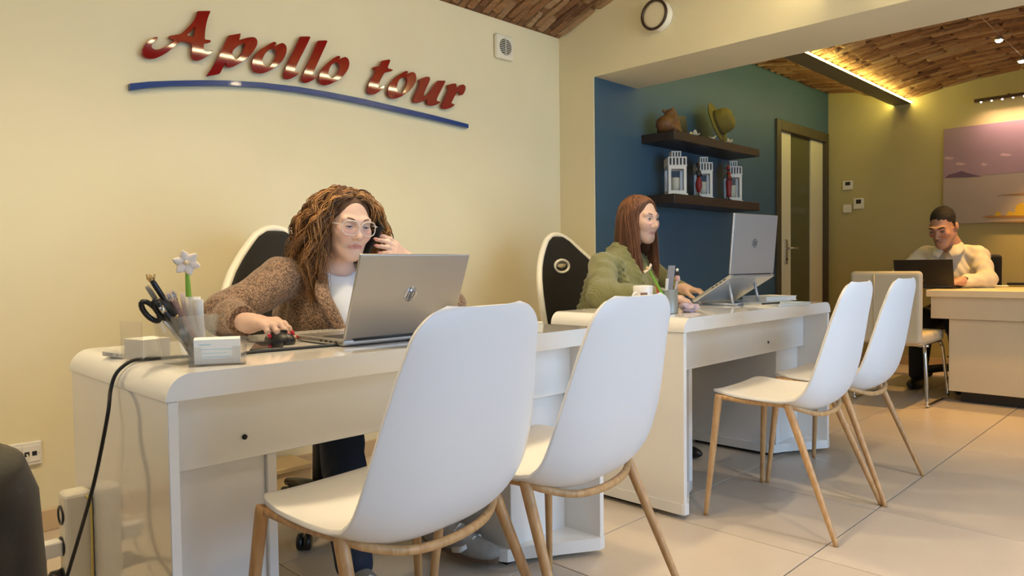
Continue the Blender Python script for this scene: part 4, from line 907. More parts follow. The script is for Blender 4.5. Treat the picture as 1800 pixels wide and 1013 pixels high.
c = onz(1355, 535, DZ+.013); tag(MB().tube([(-.06, -.0, .004), (.06, .0, .004)], .004, 8, T=rotz(-.2), o=c).build('ballpoint', m_black), 'dark ballpoint pen lying on the pale blue notebook', 'pen')
# ================================================================ the man's desk
c = onx(1730, 501, 5.56); flat('paper_sheet', 'white papers spread beside the man\'s hand', 'paper', 1735, 503, DZ, .20, .26, .003, 12, m_paper, False)
c = onz(1795, 501, DZ); t = thing('desk_phone', 'flat black device lying on the cream desk beyond the papers', 'phone', (c[0], c[1], DZ), math.radians(10)); MB().box((-.05, -.09, 0), (.05, .09, .018), bev=.006, seg=2).build('device_body', m_black, t); MB().box((-.04, -.08, .018), (.04, .08, .0186)).build('screen', m_phone, t)

# ================================================================ things on the shelves
def shelf_pt(px, py, Y): return ony(px, py, Y)
ZU, ZL = 1.788, 1.388
sx_ = lambda px, Y=2.63: ony(px, 300, Y)[0]
m_brown = mat('brown_carved_wood', (.20, .085, .022), .55, var=.35, vscale=25, bump=.3, bscale=90)
X = sx_(1177, 2.60); sd = SDF(); sd.ell((-.025, 0, .055), (.075, .06, .058), .02); sd.ell((.03, -.01, .052), (.05, .055, .054), .02); sd.ell((.015, -.01, .118), (.042, .042, .040), .018); sd.ell((.048, -.02, .108), (.022, .022, .02), .012)
for s in (-1, 1): sd.ell((.005, s*.034, .15), (.013, .009, .014), .008); sd.cap((.0, s*.05, .085), (.055, s*.035, .045), .019, .015, .012); sd.cap((-.01, s*.055, .02), (.07, s*.045, .016), .02, .016, .012)
sd.post = lambda P, d: np.maximum(d+.0015*np.sin(P[:,0]*160)*np.sin(P[:,2]*140), -P[:,2])
t = tag(link('animal_figure', sd.mesh('animal_figure', .005), m_brown, None, (X, 2.61, ZU), .0), 'lumpy brown crouching animal figure on the upper shelf', 'figure')
X = sx_(1206, 2.62); t = thing('photo_frame', 'narrow dark stand leaning behind the brown animal figure', 'frame', (X, 2.64, ZU), math.radians(-35)); Tt = rotx(math.radians(-14)); MB().box((-.035, -.005, 0), (.035, .005, .16), bev=.002, T=Tt, o=(0, 0, .0015)).build('board', m_black, t); MB().box((-.012, .004, .0), (.012, .05, .006), o=(0, 0, 0)).tube([(0, .048, .003), (0, .035, .12)], .004, 6).build('back_leg', m_black, t)
m_frang = mat('cream_petal', (.78, .70, .48), .6)
for i, (px, Y, s) in enumerate(((1221, 2.55, 1.15), (1252, 2.54, .8), (1281, 2.535, .9))):
    t = thing('silk_flower', ['cream silk flower lying before the dark stand', 'cream silk flower lying at the edge of the hat brim', 'cream silk flower lying under the hat crown'][i], 'flower', (sx_(px, Y), Y, ZU), i*1.1, 'silk flowers on the upper shelf')
    for k in range(5):
        a = 2*PI*k/5; r_ = np.array([math.cos(a), math.sin(a), 0]); p_ = np.array([-math.sin(a), math.cos(a), 0])
        G = [[r_*.034*s*f+p_*u*.015*s*math.sin(PI*min(1, .12+f*.84))**.7+np.array([0, 0, .003+.028*s*f*f*(1 if k % 2 else .4)]) for u in np.linspace(-1, 1, 5)] for f in np.linspace(0, 1, 6)]
        o = MB().grid(G).build('petal', m_frang, t); o.modifiers.new('thick', 'SOLIDIFY').thickness = .002
    MB().sphere((0, 0, .006*s), (.008*s, .008*s, .006*s), 8, 6).build('flower_heart', mat('yellow_heart', (.7, .5, .1), .6), t)
m_felt = mat('olive_felt', (.17, .14, .025), .85, var=.15, vscale=12, bump=.2, bscale=300)
cx = sx_(1262, 2.62); t = thing('felt_hat', 'olive green felt hat standing on its brim on the upper shelf', 'hat', (cx, 2.625, ZU+.152)); ax = nrm((.22, -.93, .30)); Tb = np.array(Vector(ax).to_track_quat('Z', 'Y').to_matrix())
MB().lathe([(.098, .004), (.115, .0), (.150, -.006), (.163, .002), (.161, .006), (.147, -.001), (.115, .006), (.10, .010)], 40, T=Tb, sy=.95).build('brim', m_felt, t)
MB().lathe([(.102, .0), (.102, .02), (.098, .06), (.087, .095), (.062, .113), (.04, .115), (.02, .106), (.001, .102)], 40, T=Tb, sy=.90).build('crown', m_felt, t)
MB().lathe([(.1035, .006), (.1035, .026), (.101, .028)], 40, T=Tb, sy=.90).build('hat_band', mat('dark_felt', (.07, .055, .012), .8), t)
m_lant = mat('white_lantern_metal', (.72, .70, .62), .45); m_wax = mat('candle_wax', (.72, .66, .46), .5); m_lglass = clear_mat('lantern_glass', (.94, .96, 1), 0, .02, 1.12)
def lantern(label, px0, px1, pyt, pyb, Y, rz):
    w = (px1-px0)*4.55/FPX*.80; h = ony((px0+px1)/2, pyt, Y)[2]-ZL; X = sx_((px0+px1)/2, Y); t = thing('lantern', label, 'lantern', (X, Y, ZL), rz, 'white lanterns on the lower shelf'); a = w/2; hb = h*.66
    MB().box((-a*1.12, -a*1.12, 0), (a*1.12, a*1.12, .012), bev=.002).build('base', m_lant, t)
    for sx in (-1, 1):
        for sy in (-1, 1): MB().box((sx*a-.009*(1+sx), sy*a-.009*(1+sy), .012), (sx*a+.009*(1-sx), sy*a+.009*(1-sy), hb)).build('post', m_lant, t)
    for k in range(4):
        R_ = rotz(k*PI/2); MB().box((-a+.018, -a, .012), (a-.018, -a+.008, .034), T=R_).build('door_rail', m_lant, t); MB().box((-a+.018, -a, hb-.02), (a-.018, -a+.008, hb), T=R_).build('door_rail', m_lant, t)
        MB().box((-a+.018, -a+.003, .034), (a-.018, -a+.0045, hb-.02), T=R_).build('pane', m_lglass, t)
    MB().box((-a*1.06, -a*1.06, hb), (a*1.06, a*1.06, hb+.006)).build('roof_tray', m_lant, t)
    z = hb+.006; h1 = h*.16
    for k in range(4):
        R_ = rotz(k*PI/2)
        for i in range(6): x = -a*.95+i*a*1.9/5; MB().box((x-.0045, -a*.98, z), (x+.0045, -a*.92, z+h1), T=R_).build('roof_slat', m_lant, t)
    MB().box((-a*.9, -a*.9, z), (a*.9, a*.9, z+h1*.98)).build('roof_core', m_dark, t)
    MB().box((-a*1.0, -a*1.0, z+h1), (a*1.0, a*1.0, z+h1+.006)).build('roof_plate', m_lant, t); z += h1+.006; h2 = h-z-.006
    for k in range(4):
        R_ = rotz(k*PI/2)
        for i in range(4): x = -a*.46+i*a*.92/3; MB().box((x-.004, -a*.5, z), (x+.004, -a*.45, z+h2), T=R_).build('vent_slat', m_lant, t)
    MB().box((-a*.43, -a*.43, z), (a*.43, a*.43, z+h2*.98)).build('vent_core', m_dark, t); MB().box((-a*.54, -a*.54, z+h2), (a*.54, a*.54, z+h2+.006)).build('cap', m_lant, t)
    MB().tube([(a*1.05*math.cos(q), 0, z-h1-.02+.5*h*math.sin(q)*.55) for q in np.linspace(.1, PI-.1, 16)], .0022, 6).build('handle', m_lant, t)
    c = thing('candle', 'pillar candle inside the '+label.split(' with')[0].split(' between')[0].split(' at the')[0], 'candle', (X, Y, ZL+.012), 0, 'candles in the white lanterns'); MB().lathe([(a*.48, 0), (a*.48, hb*.55), (a*.44, hb*.57), (.001, hb*.555)], 20).build('wax', m_wax, c); MB().tube([(0, 0, hb*.55), (0, 0, hb*.60)], .0015, 5).build('wick', m_black, c)
lantern('tall white lantern with nothing before it, at the shelf\'s bare end', 1166, 1208, 267, 342, 2.63, math.radians(-44))
lantern('middle white lantern between the other two on the lower shelf', 1217, 1254, 277, 347, 2.64, math.radians(-44))
lantern('third white lantern at the door end of the lower shelf', 1269, 1306, 284, 352, 2.64, math.radians(-44))
m_fred = mat('figurine_red', (.22, .012, .010), .4); m_fblk = mat('figurine_black', (.012, .008, .008), .4)
for i, (px, pyt, lb) in enumerate(((1228, 285, 'slender figurine in a red skirt with black top before the middle lantern'), (1281, 291, 'slender figurine in a long red dress before the third lantern'))):
    Y = 2.545; X = sx_(px, Y); h = ony(px, pyt, Y)[2]-ZL; t = thing('figurine', lb, 'figurine', (X, Y, ZL), 0, 'red figurines on the lower shelf'); k = h/.22
    MB().lathe([(.019, 0), (.019, .006), (.006, .008), (.005, .03)], 16).build('stand', m_fblk, t)
    MB().lathe([(.006, .028), (.010, .03), (.020, .06), (.021, .085), (.014, .11), (.011, .125)] if i == 0 else [(.016, .02), (.014, .04), (.017, .08), (.020, .11), (.013, .14), (.012, .16)], 16, T=np.diag([k, k, k])).build('skirt', m_fred, t)
    MB().lathe([(.011, .12), (.014, .14), (.016, .16), (.008, .17), (.005, .178)] if i == 0 else [(.011, .155), (.015, .17), (.008, .18), (.005, .185)], 16, T=np.diag([k, k, k])).build('torso', m_fblk if i == 0 else m_fred, t)
    MB().tube(np.array([(-.014, 0, .165), (-.024, -.004, .14), (-.012, -.014, .125)])*k, [.005*k, .0045*k, .004*k], 8).tube(np.array([(.014, 0, .165), (.024, -.004, .14), (.014, -.014, .13)])*k, [.005*k, .0045*k, .004*k], 8).build('arms', m_fblk, t)
    MB().sphere((0, 0, .19*k), (.0105*k, .0105*k, .0135*k), 12, 8).build('head', m_fblk, t); MB().sphere((0, .004*k, .203*k), (.013*k, .013*k, .016*k), 10, 6).build('headdress', m_fblk if i == 0 else m_fred, t)
# ================================================================ people
SKIN = np.array([.58, .36, .26])
def head_frame(yaw, pitch, roll): return rotz(yaw)@rotx(pitch)@roty(roll)      # local: looks along -y
def add_head(sd, M, c, sc=1.0, male=False):
    sd.frame(M*sc, c); q = lambda v: v*sc
    sd.ell((0, .012, .035), q(np.array([.072, .091, .082])), .02)
    sd.ell((0, -.028, -.030), q(np.array([.060, .062, .081])), q(.035))
    sd.ell((0, -.052, -.012), q(np.array([.052, .042, .05])), q(.03))
    sd.cap((0, -.066, -.097), (0, -.058, -.090), q(.0215 if not male else .026), q(.023), q(.03))
    for s in (-1, 1):
        sd.cap((s*.050, .0, -.050), (s*.018, -.058, -.094), q(.017 if not male else .022), q(.016), q(.03))
        sd.ell((s*.039, -.067, -.024), q(np.array([.022, .020, .020])), q(.022))
        sd.cap((s*.012, -.086, .020), (s*.046, -.076, .024), q(.009), q(.008), q(.016))
        sd.ell((s*.032, -.099, .003), q(np.array([.017, .015, .012])), q(.014), sub=True)
        sd.ell((s*.0315, -.0775, .002), q(np.array([.0155, .0135, .0125])), q(.006))
        sd.ell((s*.0745, .012, -.008), q(np.array([.010, .020, .030])), q(.008))
    sd.cap((0, -.087, .012), (0, -.107, -.028), q(.0078), q(.0098), q(.011))
    sd.ell((0, -.109, -.033), q(np.array([.0112, .0105, .0098])), q(.007))
    for s in (-1, 1): sd.ell((s*.0118, -.0985, -.036), q(np.array([.0078, .0095, .0072])), q(.005))
    sd.cap((-.021, -.0800, -.0640), (0, -.0895, -.0605), q(.0042), q(.0055), q(.008)); sd.cap((.021, -.0800, -.0640), (0, -.0895, -.0605), q(.0042), q(.0055), q(.008))
    sd.cap((-.014, -.0830, -.0705), (.014, -.0830, -.0705), q(.0056), q(.0056), q(.009))
    sd.cap((-.024, -.0910, -.0658), (.024, -.0910, -.0658), q(.0020), q(.0020), q(.004), sub=True)
    sd.frame(np.eye(3), (0, 0, 0))
def hand(sd, wrist, f, n, side, curls, thumb=(.5, .3, .2), sc=1.0, spread=.06, r0=.0083):
    """side=+1: thumb lies towards cross(f,n)... returns finger tips (pos, dir, nail normal)"""
    f = nrm(f); n = nrm(np.asarray(n)-f*(np.dot(n, f))); s = np.cross(f, n)*side; w = np.asarray(wrist, float); tips = []
    sd.cap(w-f*.02, w+f*.02, .0235*sc, .024*sc, .02)
    for o in (.024, .008, -.009, -.025): sd.cap(w+f*.018*sc+s*o*.6*sc, w+f*.078*sc+s*o*sc, .0135*sc, .0112*sc, .014)
    Ls = (.068, .076, .071, .056); offs = (.027, .009, -.009, -.026)
    for k in range(4):
        p = w+f*(.083-.004*abs(k-1))*sc+s*offs[k]*sc; a = 0; d0 = nrm(f+s*spread*(1.2-k*.8)); c = curls[k]; rr = r0*(.92 if k == 3 else 1)*sc; d = d0
        for j, (fr, cu) in enumerate(zip((.45, .31, .24), c)):
            a += cu; d = d0*math.cos(a)-n*math.sin(a); e = p+d*Ls[k]*fr*sc; sd.cap(p, e, rr*(1-.07*j), rr*(.93-.08*j), .006 if j else .012); p = e
        nn = n*math.cos(a)+d0*math.sin(a); tips.append((p, d, nn, rr))
    b = w+f*.022*sc+s*.022*sc-n*.006; d = nrm(f*.55+s*thumb[0]*1.6-n*thumb[1]); p = b
    for j, (L_, rr) in enumerate(((.042, .0125), (.032, .0100), (.026, .0088))):
        e = p+d*L_*sc; sd.cap(p, e, rr*sc, rr*.92*sc, .012 if j == 0 else .006); p = e; d = nrm(d+f*thumb[2]-s*thumb[2]*.5)
    tips.append((p, d, nrm(n*.4+s*.8), .0088*sc)); return tips
def nails(tips, m, parent, org):
    for p, d, nn, r in tips:
        d = nrm(d); nn = nrm(nn-d*(nn@d)); x = np.cross(d, nn); T = np.stack([x, d, nn], 1)
        MB().sphere(p+nn*r*.62+d*r*.15-org, (r*.72, r*1.15, r*.42), 8, 6, T=None).build('fingernail', m, parent) if False else MB().add(*_sph(8, 6), True, T@np.diag([r*.72, r*1.15, r*.42]), p+nn*r*.60+d*r*.2-org).build('fingernail', m, parent)
def _sph(n, m):
    b = MB(); b.sphere((0, 0, 0), 1, n, m); return b.v[0], b.f
def face_bits(parent, M, c, org, sc, iris, brow_m, lid=.35, brow_w=1.0, lash=True):
    """eyes and brows as patches on the face"""
    M = np.asarray(M)*sc
    m_eye = mat('eye_white', (.62, .58, .55), .25); m_ir = mat('iris_'+str(iris), iris, .15); m_l = mat('eye_lash', (.03, .018, .014), .6)
    for s in (-1, 1):
        ec = np.array([s*.0315, -.0775, .002]); r = np.array([.0158, .0138, .0128])
        def P(a, b, k=1.0): return M@(ec+r*k*np.array([math.sin(a)*math.cos(b), -math.cos(a)*math.cos(b), math.sin(b)]))+c-org
        top = lambda u: (.42-.52*lid)*math.cos(u*PI/2)**.7-.05; bot = lambda u: -.42*(1-.35*lid)*math.cos(u*PI/2)**.8-.05
        U = np.linspace(-1, 1, 13); A = .78
        G = [[P(u*A, bot(u)+(top(u)-bot(u))*t, 1.02) for u in U] for t in np.linspace(0, 1, 7)]
        e = MB().grid(G).build('eye', m_eye, parent, fix=False)
        G = [[P(-.1*s*0+.30*u*math.sqrt(max(0, 1-t*t)), max(min(-.06+.30*t, top(.2)), bot(.2)), 1.035) for u in np.linspace(-1, 1, 9)] for t in np.linspace(-1, 1, 9)]
        MB().grid(G).build('iris', m_ir, e, fix=False)
        MB().tube([P(u*A*1.05, top(u)+.02, 1.05) for u in U], [.0009*sc, .0020*sc, .0020*sc, .0009*sc], 6).build('lash_line', m_l, e)
        br = [M@np.array([s*x, y, z])+c-org for x, y, z in ((.013, -.0945, .0215), (.022, -.0945, .0265), (.034, -.0895, .0295), (.044, -.0815, .028), (.051, -.0735, .0235))]
        MB().tube(catmull(br, 4), np.array([.0022, .003, .0026, .0018, .0008])*sc*brow_w, 6).build('eyebrow', brow_m, parent)
def skin_paint(M, c, org, sc, lips, base=SKIN, hands_warm=True):
    Mi = np.linalg.inv(np.asarray(M)*sc)
    def fn(V):
        P = (V+org-c)@Mi.T; C = np.tile(base, (len(V), 1)).astype(np.float32)
        C *= (1+.06*np.sin(V[:, 0]*90)*np.sin(V[:, 2]*70))[:, None]
        near = (np.abs(P) < .2).all(1)
        ck = np.exp(-(((np.abs(P[:,0])-.038)/.018)**2+((P[:,2]+.025)/.018)**2))*(P[:,1] < -.04); C += ck[:, None]*np.array([.05, -.03, -.02])*near[:, None]
        lp = near & (np.abs(P[:,0]) < .0255) & (P[:,2] > -.0755+.12*np.abs(P[:,0])) & (P[:,2] < -.0565-.22*np.abs(P[:,0])) & (P[:,1] < -.076); C[lp] = lips
        return np.clip(C, 0, 1)
    return fn
m_skin = mat('skin', (.6, .4, .3), .48, attr='col', sss=.12, spec=.4)

# ---------------------------------------------------------------- curly-haired woman in the checked blazer
o1 = np.array([1.36, 2.42, 0.]); H1 = np.array([1.372, 2.165, 1.093]); M1 = head_frame(math.radians(-6), math.radians(9), math.radians(3))
rs, ls = np.array([1.165, 2.245, .905]), np.array([1.565, 2.265, .905]); nb = np.array([1.365, 2.255, .945])
re, rw = np.array([.925, 2.135, .800]), np.array([.905, 1.925, .795])
le, lw = np.array([1.715, 2.03, .800]), np.array([1.572, 2.082, .968])
hip = np.array([1.37, 2.48, .52])
sd = SDF(); add_head(sd, M1, H1, .98)
sd.cap(H1+M1@np.array([0, .02, -.06]), nb, .047, .052, .03)
sd.chain([nb, nb+(hip-nb)*.3, hip], [.06, .105, .13], .06)
sd.cap(rs, ls, .045, .045, .05)
sd.chain([rs, re, rw], [.046, .038, .025], .02); sd.chain([ls, le, lw], [.046, .038, .025], .02)
tipR = hand(sd, rw+np.array([.004, -.012, .002]), (.12, -.98, .05), (-.1, .05, 1), -1, ((.25, .45, .35), (.22, .42, .35), (.25, .5, .4), (.3, .55, .4)), thumb=(.30, .45, .25), sc=.97)
tipL = hand(sd, lw, (-.80, -.16, .46), (.32, -.92, .22), 1, ((.14, .40, .30), (.16, .42, .30), (.20, .45, .35), (.26, .5, .35)), thumb=(.25, .6, .3), sc=.97)
me = sd.mesh('person', .0032, o1); paint(me, skin_paint(M1, H1, o1, .98, (.50, .22, .19), np.array([.62, .42, .34])))
w1 = tag(link('person', me, m_skin, None, tuple(o1)), 'person with long curly hair and glasses in a checked blazer, phone at ear', 'person')
face_bits(w1, M1, H1, o1, .98, (.05, .035, .025), mat('brown_brow', (.16, .08, .045), .7), lid=.8)
nails(tipR, mat('red_nail', (.45, .010, .03), .15, coat=.5), w1, o1); nails(tipL[:4], mat('pale_nail', (.62, .30, .27), .25), w1, o1)
# t-shirt and blazer
sd = SDF(); sd.chain([nb+np.array([0, -.0, -.035]), nb+(hip-nb)*.35+np.array([0, -.02, 0]), hip], [.072, .128, .15], .05); sd.ell((1.365, 2.215, .78), (.13, .10, .13), .05)
sd.cap(rs+np.array([.06, 0, -.01]), ls+np.array([-.06, 0, -.01]), .048, .048, .05)
sd.ell(nb+np.array([0, -.035, .012]), (.062, .07, .05), .01, sub=True)
m_tee = mat('white_tshirt', (.78, .80, .84), .8, bump=.1, bscale=60); link('t_shirt', sd.mesh('t_shirt', .005, o1), m_tee, w1)
def check_mat():
    m = mat('checked_wool', (.2, .12, .08), .85, sheen=.2); N, L, b = nodes(m); tc = N.new('ShaderNodeTexCoord')
    mp = N.new('ShaderNodeMapping'); mp.inputs['Rotation'].default_value = (.5, .35, .6); L.new(tc.outputs['Object'], mp.inputs[0])
    vo = N.new('ShaderNodeTexVoronoi'); vo.inputs['Scale'].default_value = 340; L.new(mp.outputs[0], vo.inputs['Vector'])
    ck = N.new('ShaderNodeValToRGB'); ck.color_ramp.elements[0].position = .35; ck.color_ramp.elements[1].position = .6; ck.color_ramp.elements[0].color = (.07, .040, .026, 1); ck.color_ramp.elements[1].color = (.33, .205, .125, 1)
    sp = N.new('ShaderNodeSeparateColor'); L.new(vo.outputs['Color'], sp.inputs[0]); L.new(sp.outputs[0], ck.inputs[0])
    n = N.new('ShaderNodeTexNoise'); n.inputs['Scale'].default_value = 120; L.new(tc.outputs['Object'], n.inputs['Vector'])
    mx = N.new('ShaderNodeMixRGB'); mx.inputs[0].default_value = .12; mx.inputs[2].default_value = (.16, .09, .05, 1); L.new(ck.outputs[0], mx.inputs[1]); L.new(mx.outputs[0], b.inputs['Base Color'])
    bp = N.new('ShaderNodeBump'); bp.inputs['Strength'].default_value = .3; bp.inputs['Distance'].default_value = .001; L.new(n.outputs['Fac'], bp.inputs['Height']); L.new(bp.outputs[0], b.inputs['Normal']); return m
m_check = check_mat()
def folds(P, d, amp=.003):
    return d+amp*np.sin(P[:,0]*55+P[:,2]*38+np.sin(P[:,1]*30)*2)*np.sin(P[:,1]*42-P[:,2]*25)
sd = SDF()
sd.chain([nb+np.array([0, .02, -.05]), nb+(hip-nb)*.4, hip+np.array([0, 0, .02])], [.085, .148, .172], .05); sd.ell((1.365, 2.24, .76), (.168, .125, .16), .05)
sd.cap(rs+np.array([.045, 0, .012]), ls+np.array([-.045, 0, .012]), .058, .058, .05)
sd.ell(rs+np.array([-.005, 0, .012]), (.066, .068, .060), .03); sd.ell(ls+np.array([.005, 0, .012]), (.066, .068, .060), .03)
sd.chain([rs, re+np.array([.01, .02, .01]), rw+np.array([0, .045, .003])], [.067, .060, .043], .03); sd.chain([ls, le, lw+(le-lw)*.28], [.067, .058, .042], .03)
def blz(P, d):
    d = folds(P, d, .0035)
    x = P[:,0]-1.372; z = P[:,2]
    w = np.clip((z-.60)*.30, .0, .078)+.004                                  # V opening over the t-shirt
    v = np.maximum(np.maximum(np.abs(x)-w, P[:,1]-2.215), .60-z)
    d = np.maximum(d, -v)
    cuff = (P-(rw+np.array([0, .04, 0])))@nrm(rw-re); far = np.linalg.norm(P-rw, axis=1) < .11; d = np.where(far, np.maximum(d, cuff), d)
    nk = np.linalg.norm((P-(nb+np.array([0, -.01, .06])))*np.array([1, .9, .8]), axis=1)-.078; d = np.maximum(d, -nk)
    return d
sd.post = blz; bz = link('blazer', sd.mesh('blazer', .0045, o1), m_check, w1)
for s in (-1, 1):                                                            # lapels
    cx = 1.372; P0 = [(cx+s*.070, 2.195, .925), (cx+s*.095, 2.135, .86), (cx+s*.083, 2.102, .80), (cx+s*.050, 2.096, .72), (cx+s*.014, 2.104, .635)]
    P1 = [(cx+s*.105, 2.20, .935), (cx+s*.150, 2.140, .865), (cx+s*.140, 2.110, .81), (cx+s*.092, 2.104, .73), (cx+s*.026, 2.108, .635)]
    A_, B2 = catmull(P0, 4), catmull(P1, 4); G = [[a_*(1-t)+b_*t+np.array([0, -.010*math.sin(PI*t)-.020, 0])-o1 for t in np.linspace(0, 1, 6)] for a_, b_ in zip(A_, B2)]
    o = MB().grid(G).build('lapel', m_check, bz); o.modifiers.new('thick', 'SOLIDIFY').thickness = .005
# jeans and trainers
m_jean = mat('dark_denim', (.012, .022, .05), .8, var=.3, vscale=40, bump=.1, bscale=400); m_dk = mat('black_cloth', (.008, .008, .010), .85)
sd = SDF(); sd.chain([hip+np.array([-.09, 0, -.01]), (1.235, 2.02, .535), (1.130, 1.775, .10)], [.105, .073, .056], .05); sd.chain([hip+np.array([.09, 0, -.01]), (1.50, 2.05, .535), (1.478, 1.90, .12)], [.105, .073, .052], .05); sd.cap(hip+np.array([-.06, 0, 0]), hip+np.array([.06, 0, 0]), .12, .12, .05)
sd.post = lambda P, d: folds(P, np.maximum(d, .075-P[:,2]), .003); link('jeans', sd.mesh('jeans', .006, o1), m_jean, w1)
m_su = mat('grey_suede', (.30, .28, .25), .9, var=.15, vscale=60); m_gum = mat('brown_sole', (.13, .075, .05), .6); m_swh = mat('shoe_white', (.62, .60, .57), .6)
def trainer(toe, heel, up, parent, org, name='trainer'):
    toe = np.array(toe); heel = np.array(heel); f = nrm(toe-heel); n = nrm(np.array(up)-f*np.dot(up, f)); s = np.cross(f, n); T = np.stack([s, f, n], 1); L_ = np.linalg.norm(toe-heel)
    sd = SDF(); sd.frame(T, heel); sd.ell((0, L_*.22, .040), (.037, .062, .050), .02); sd.ell((0, L_*.70, .030), (.044, .095, .030), .03); sd.ell((0, L_*.42, .050), (.036, .07, .042), .03); sd.cap((0, L_*.16, .05), (0, L_*.10, .105), .036, .036, .03)
    base = heel.copy(); sd.post = lambda P, d: np.maximum(d, .016-(P-base)@n); u = link(name, sd.mesh(name, .004, org), m_su, parent)
    sp = [(.034*math.cos(a)*(1.18 if math.sin(a) > -.2 else .95), L_*.5+(L_*.53)*math.sin(a), 0) for a in np.linspace(0, 2*PI, 30, endpoint=False)]
    MB().prism([(x, y) for x, y, z in sp], .024, T=T, o=heel-org).build('sole', m_gum, u)
    for y, z in ((.50, .088), (.57, .080), (.64, .070), (.70, .062)): MB().tube([np.array([-.026, L_*y, z-.012]), np.array([0, L_*y+.004, z+.003]), np.array([.026, L_*y, z-.012])], .0035, 6, T=T, o=heel-org).build('lace', m_swh, u)
    for q in (-1, 1):
        MB().tube([np.array([q*.040, L_*.30, .030]), np.array([q*.042, L_*.42, .038]), np.array([q*.038, L_*.52, .060])], [.010, .011, .008], 6, T=T@np.diag([1, 1, 1]), o=heel-org).build('side_stripe', m_swh, u)
        MB().tube([np.array([q*.044, L_*.54, .028]), np.array([q*.045, L_*.64, .036]), np.array([q*.036, L_*.70, .048])], [.010, .010, .007], 6, T=T, o=heel-org).build('side_stripe', m_swh, u)
trainer((1.528, 1.605, .024), (1.465, 1.875, .050), (-.1, -.1, 1), w1, o1); trainer((1.10, 1.55, .003), (1.135, 1.81, .003), (0, 0, 1), w1, o1)
# glasses
gl_m = clear_mat('clear_glasses_frame', (.80, .66, .58), 1.0, .45); gm = M1*.98
gw = lambda p: gm@np.array(p)+H1-o1
g = MB()
for s in (-1, 1):
    a = np.linspace(0, 2*PI, 30, endpoint=False); rim = [gw((s*(.034+.0285*math.copysign(abs(math.cos(q))**.75, math.cos(q))), -.108+.010*(abs(math.cos(q))*(1 if math.cos(q) > 0 else .2)), -.002+.0245*math.copysign(abs(math.sin(q))**.8, math.sin(q)))) for q in a]
    g.tube(rim, .0019, 6, closed=True)
g.tube([gw((-.0065, -.108, .004)), gw((0, -.112, .006)), gw((.0065, -.108, .004))], .002, 6)
for s in (-1, 1): g.tube([gw((s*.062, -.098, .006)), gw((s*.073, -.09, .007)), gw((s*.077, -.02, .006)), gw((s*.077, .02, -.004))], .0019, 6)
go = g.build('glasses', gl_m, w1)
for s in (-1, 1):
    a = np.linspace(0, 2*PI, 20, endpoint=False); P = [gw((s*(.034+.0275*math.cos(q)), -.1065+.005*abs(math.cos(q)), -.002+.0235*math.sin(q))) for q in a]
    MB().add(P, [list(range(20))]).build('lens', clear_mat('lens', (.95, .95, .97), 0, .0, 1.15), go)
# phone at the ear
pp = (H1+M1@np.array([.080, -.028, -.045])); t = thing('smartphone', 'black smartphone held to the ear of the curly-haired woman', 'phone', tuple(pp)); t.rotation_euler = (math.radians(32), math.radians(14), math.radians(4))
MB().box((-.0045, -.036, -.074), (.0045, .036, .074), bev=.004, seg=2).build('case', m_black, t); MB().box((-.0052, -.033, -.070), (-.0044, .033, .070)).build('screen', m_phone, t)

# hair made of strands over a dark core
def strands(name, paths, r, m, parent, n=3, cols=None):
    P = np.asarray(paths, float); k, q, _ = P.shape; tg = np.gradient(P, axis=1); tg /= np.linalg.norm(tg, axis=2, keepdims=True)+1e-9
    ref = np.array([.31, .52, .79]); u = np.cross(tg, ref); u /= np.linalg.norm(u, axis=2, keepdims=True)+1e-9; v = np.cross(tg, u)
    rad = r*(1-.75*np.linspace(0, 1, q)**3)[None, :, None]
    V = np.stack([P+(u*math.cos(2*PI*j/n)+v*math.sin(2*PI*j/n))*rad for j in range(n)], 2).reshape(-1, 3)
    i0 = (np.arange(k)[:, None, None]*q+np.arange(q-1)[None, :, None])*n; j = np.arange(n)[None, None, :]; j2 = (j+1) % n
    Q = np.stack([i0+j, i0+j2, i0+n+j2, i0+n+j], -1).reshape(-1, 4)
    me = bpy.data.meshes.new(name); me.vertices.add(len(V)); me.vertices.foreach_set('co', V.astype(np.float32).ravel()); me.loops.add(len(Q)*4); me.loops.foreach_set('vertex_index', Q.astype(np.int32).ravel())
    me.polygons.add(len(Q)); me.polygons.foreach_set('loop_start', np.arange(0, len(Q)*4, 4, dtype=np.int32)); me.polygons.foreach_set('use_smooth', np.ones(len(Q), bool)); me.update(calc_edges=True)
    if cols is not None:
        a = me.color_attributes.new('col', 'FLOAT_COLOR', 'POINT'); c = np.ones((k, q*n, 4), np.float32); c[:, :, :3] = cols[:, None, :]; a.data.foreach_set('color', c.ravel())
    return link(name, me, m, parent)
m_hair = mat('hair_strands', (.2, .1, .05), .38, attr='col', spec=.5)
def scalp(ph, th): return np.array([.0, .012, .036])+np.array([math.sin(ph)*math.sin(th)*.077, -math.cos(ph)*math.sin(th)*.096, math.cos(th)*.087])
paths = []; cols = []; q = 34; tt = np.linspace(0, 1, q); nl = 0
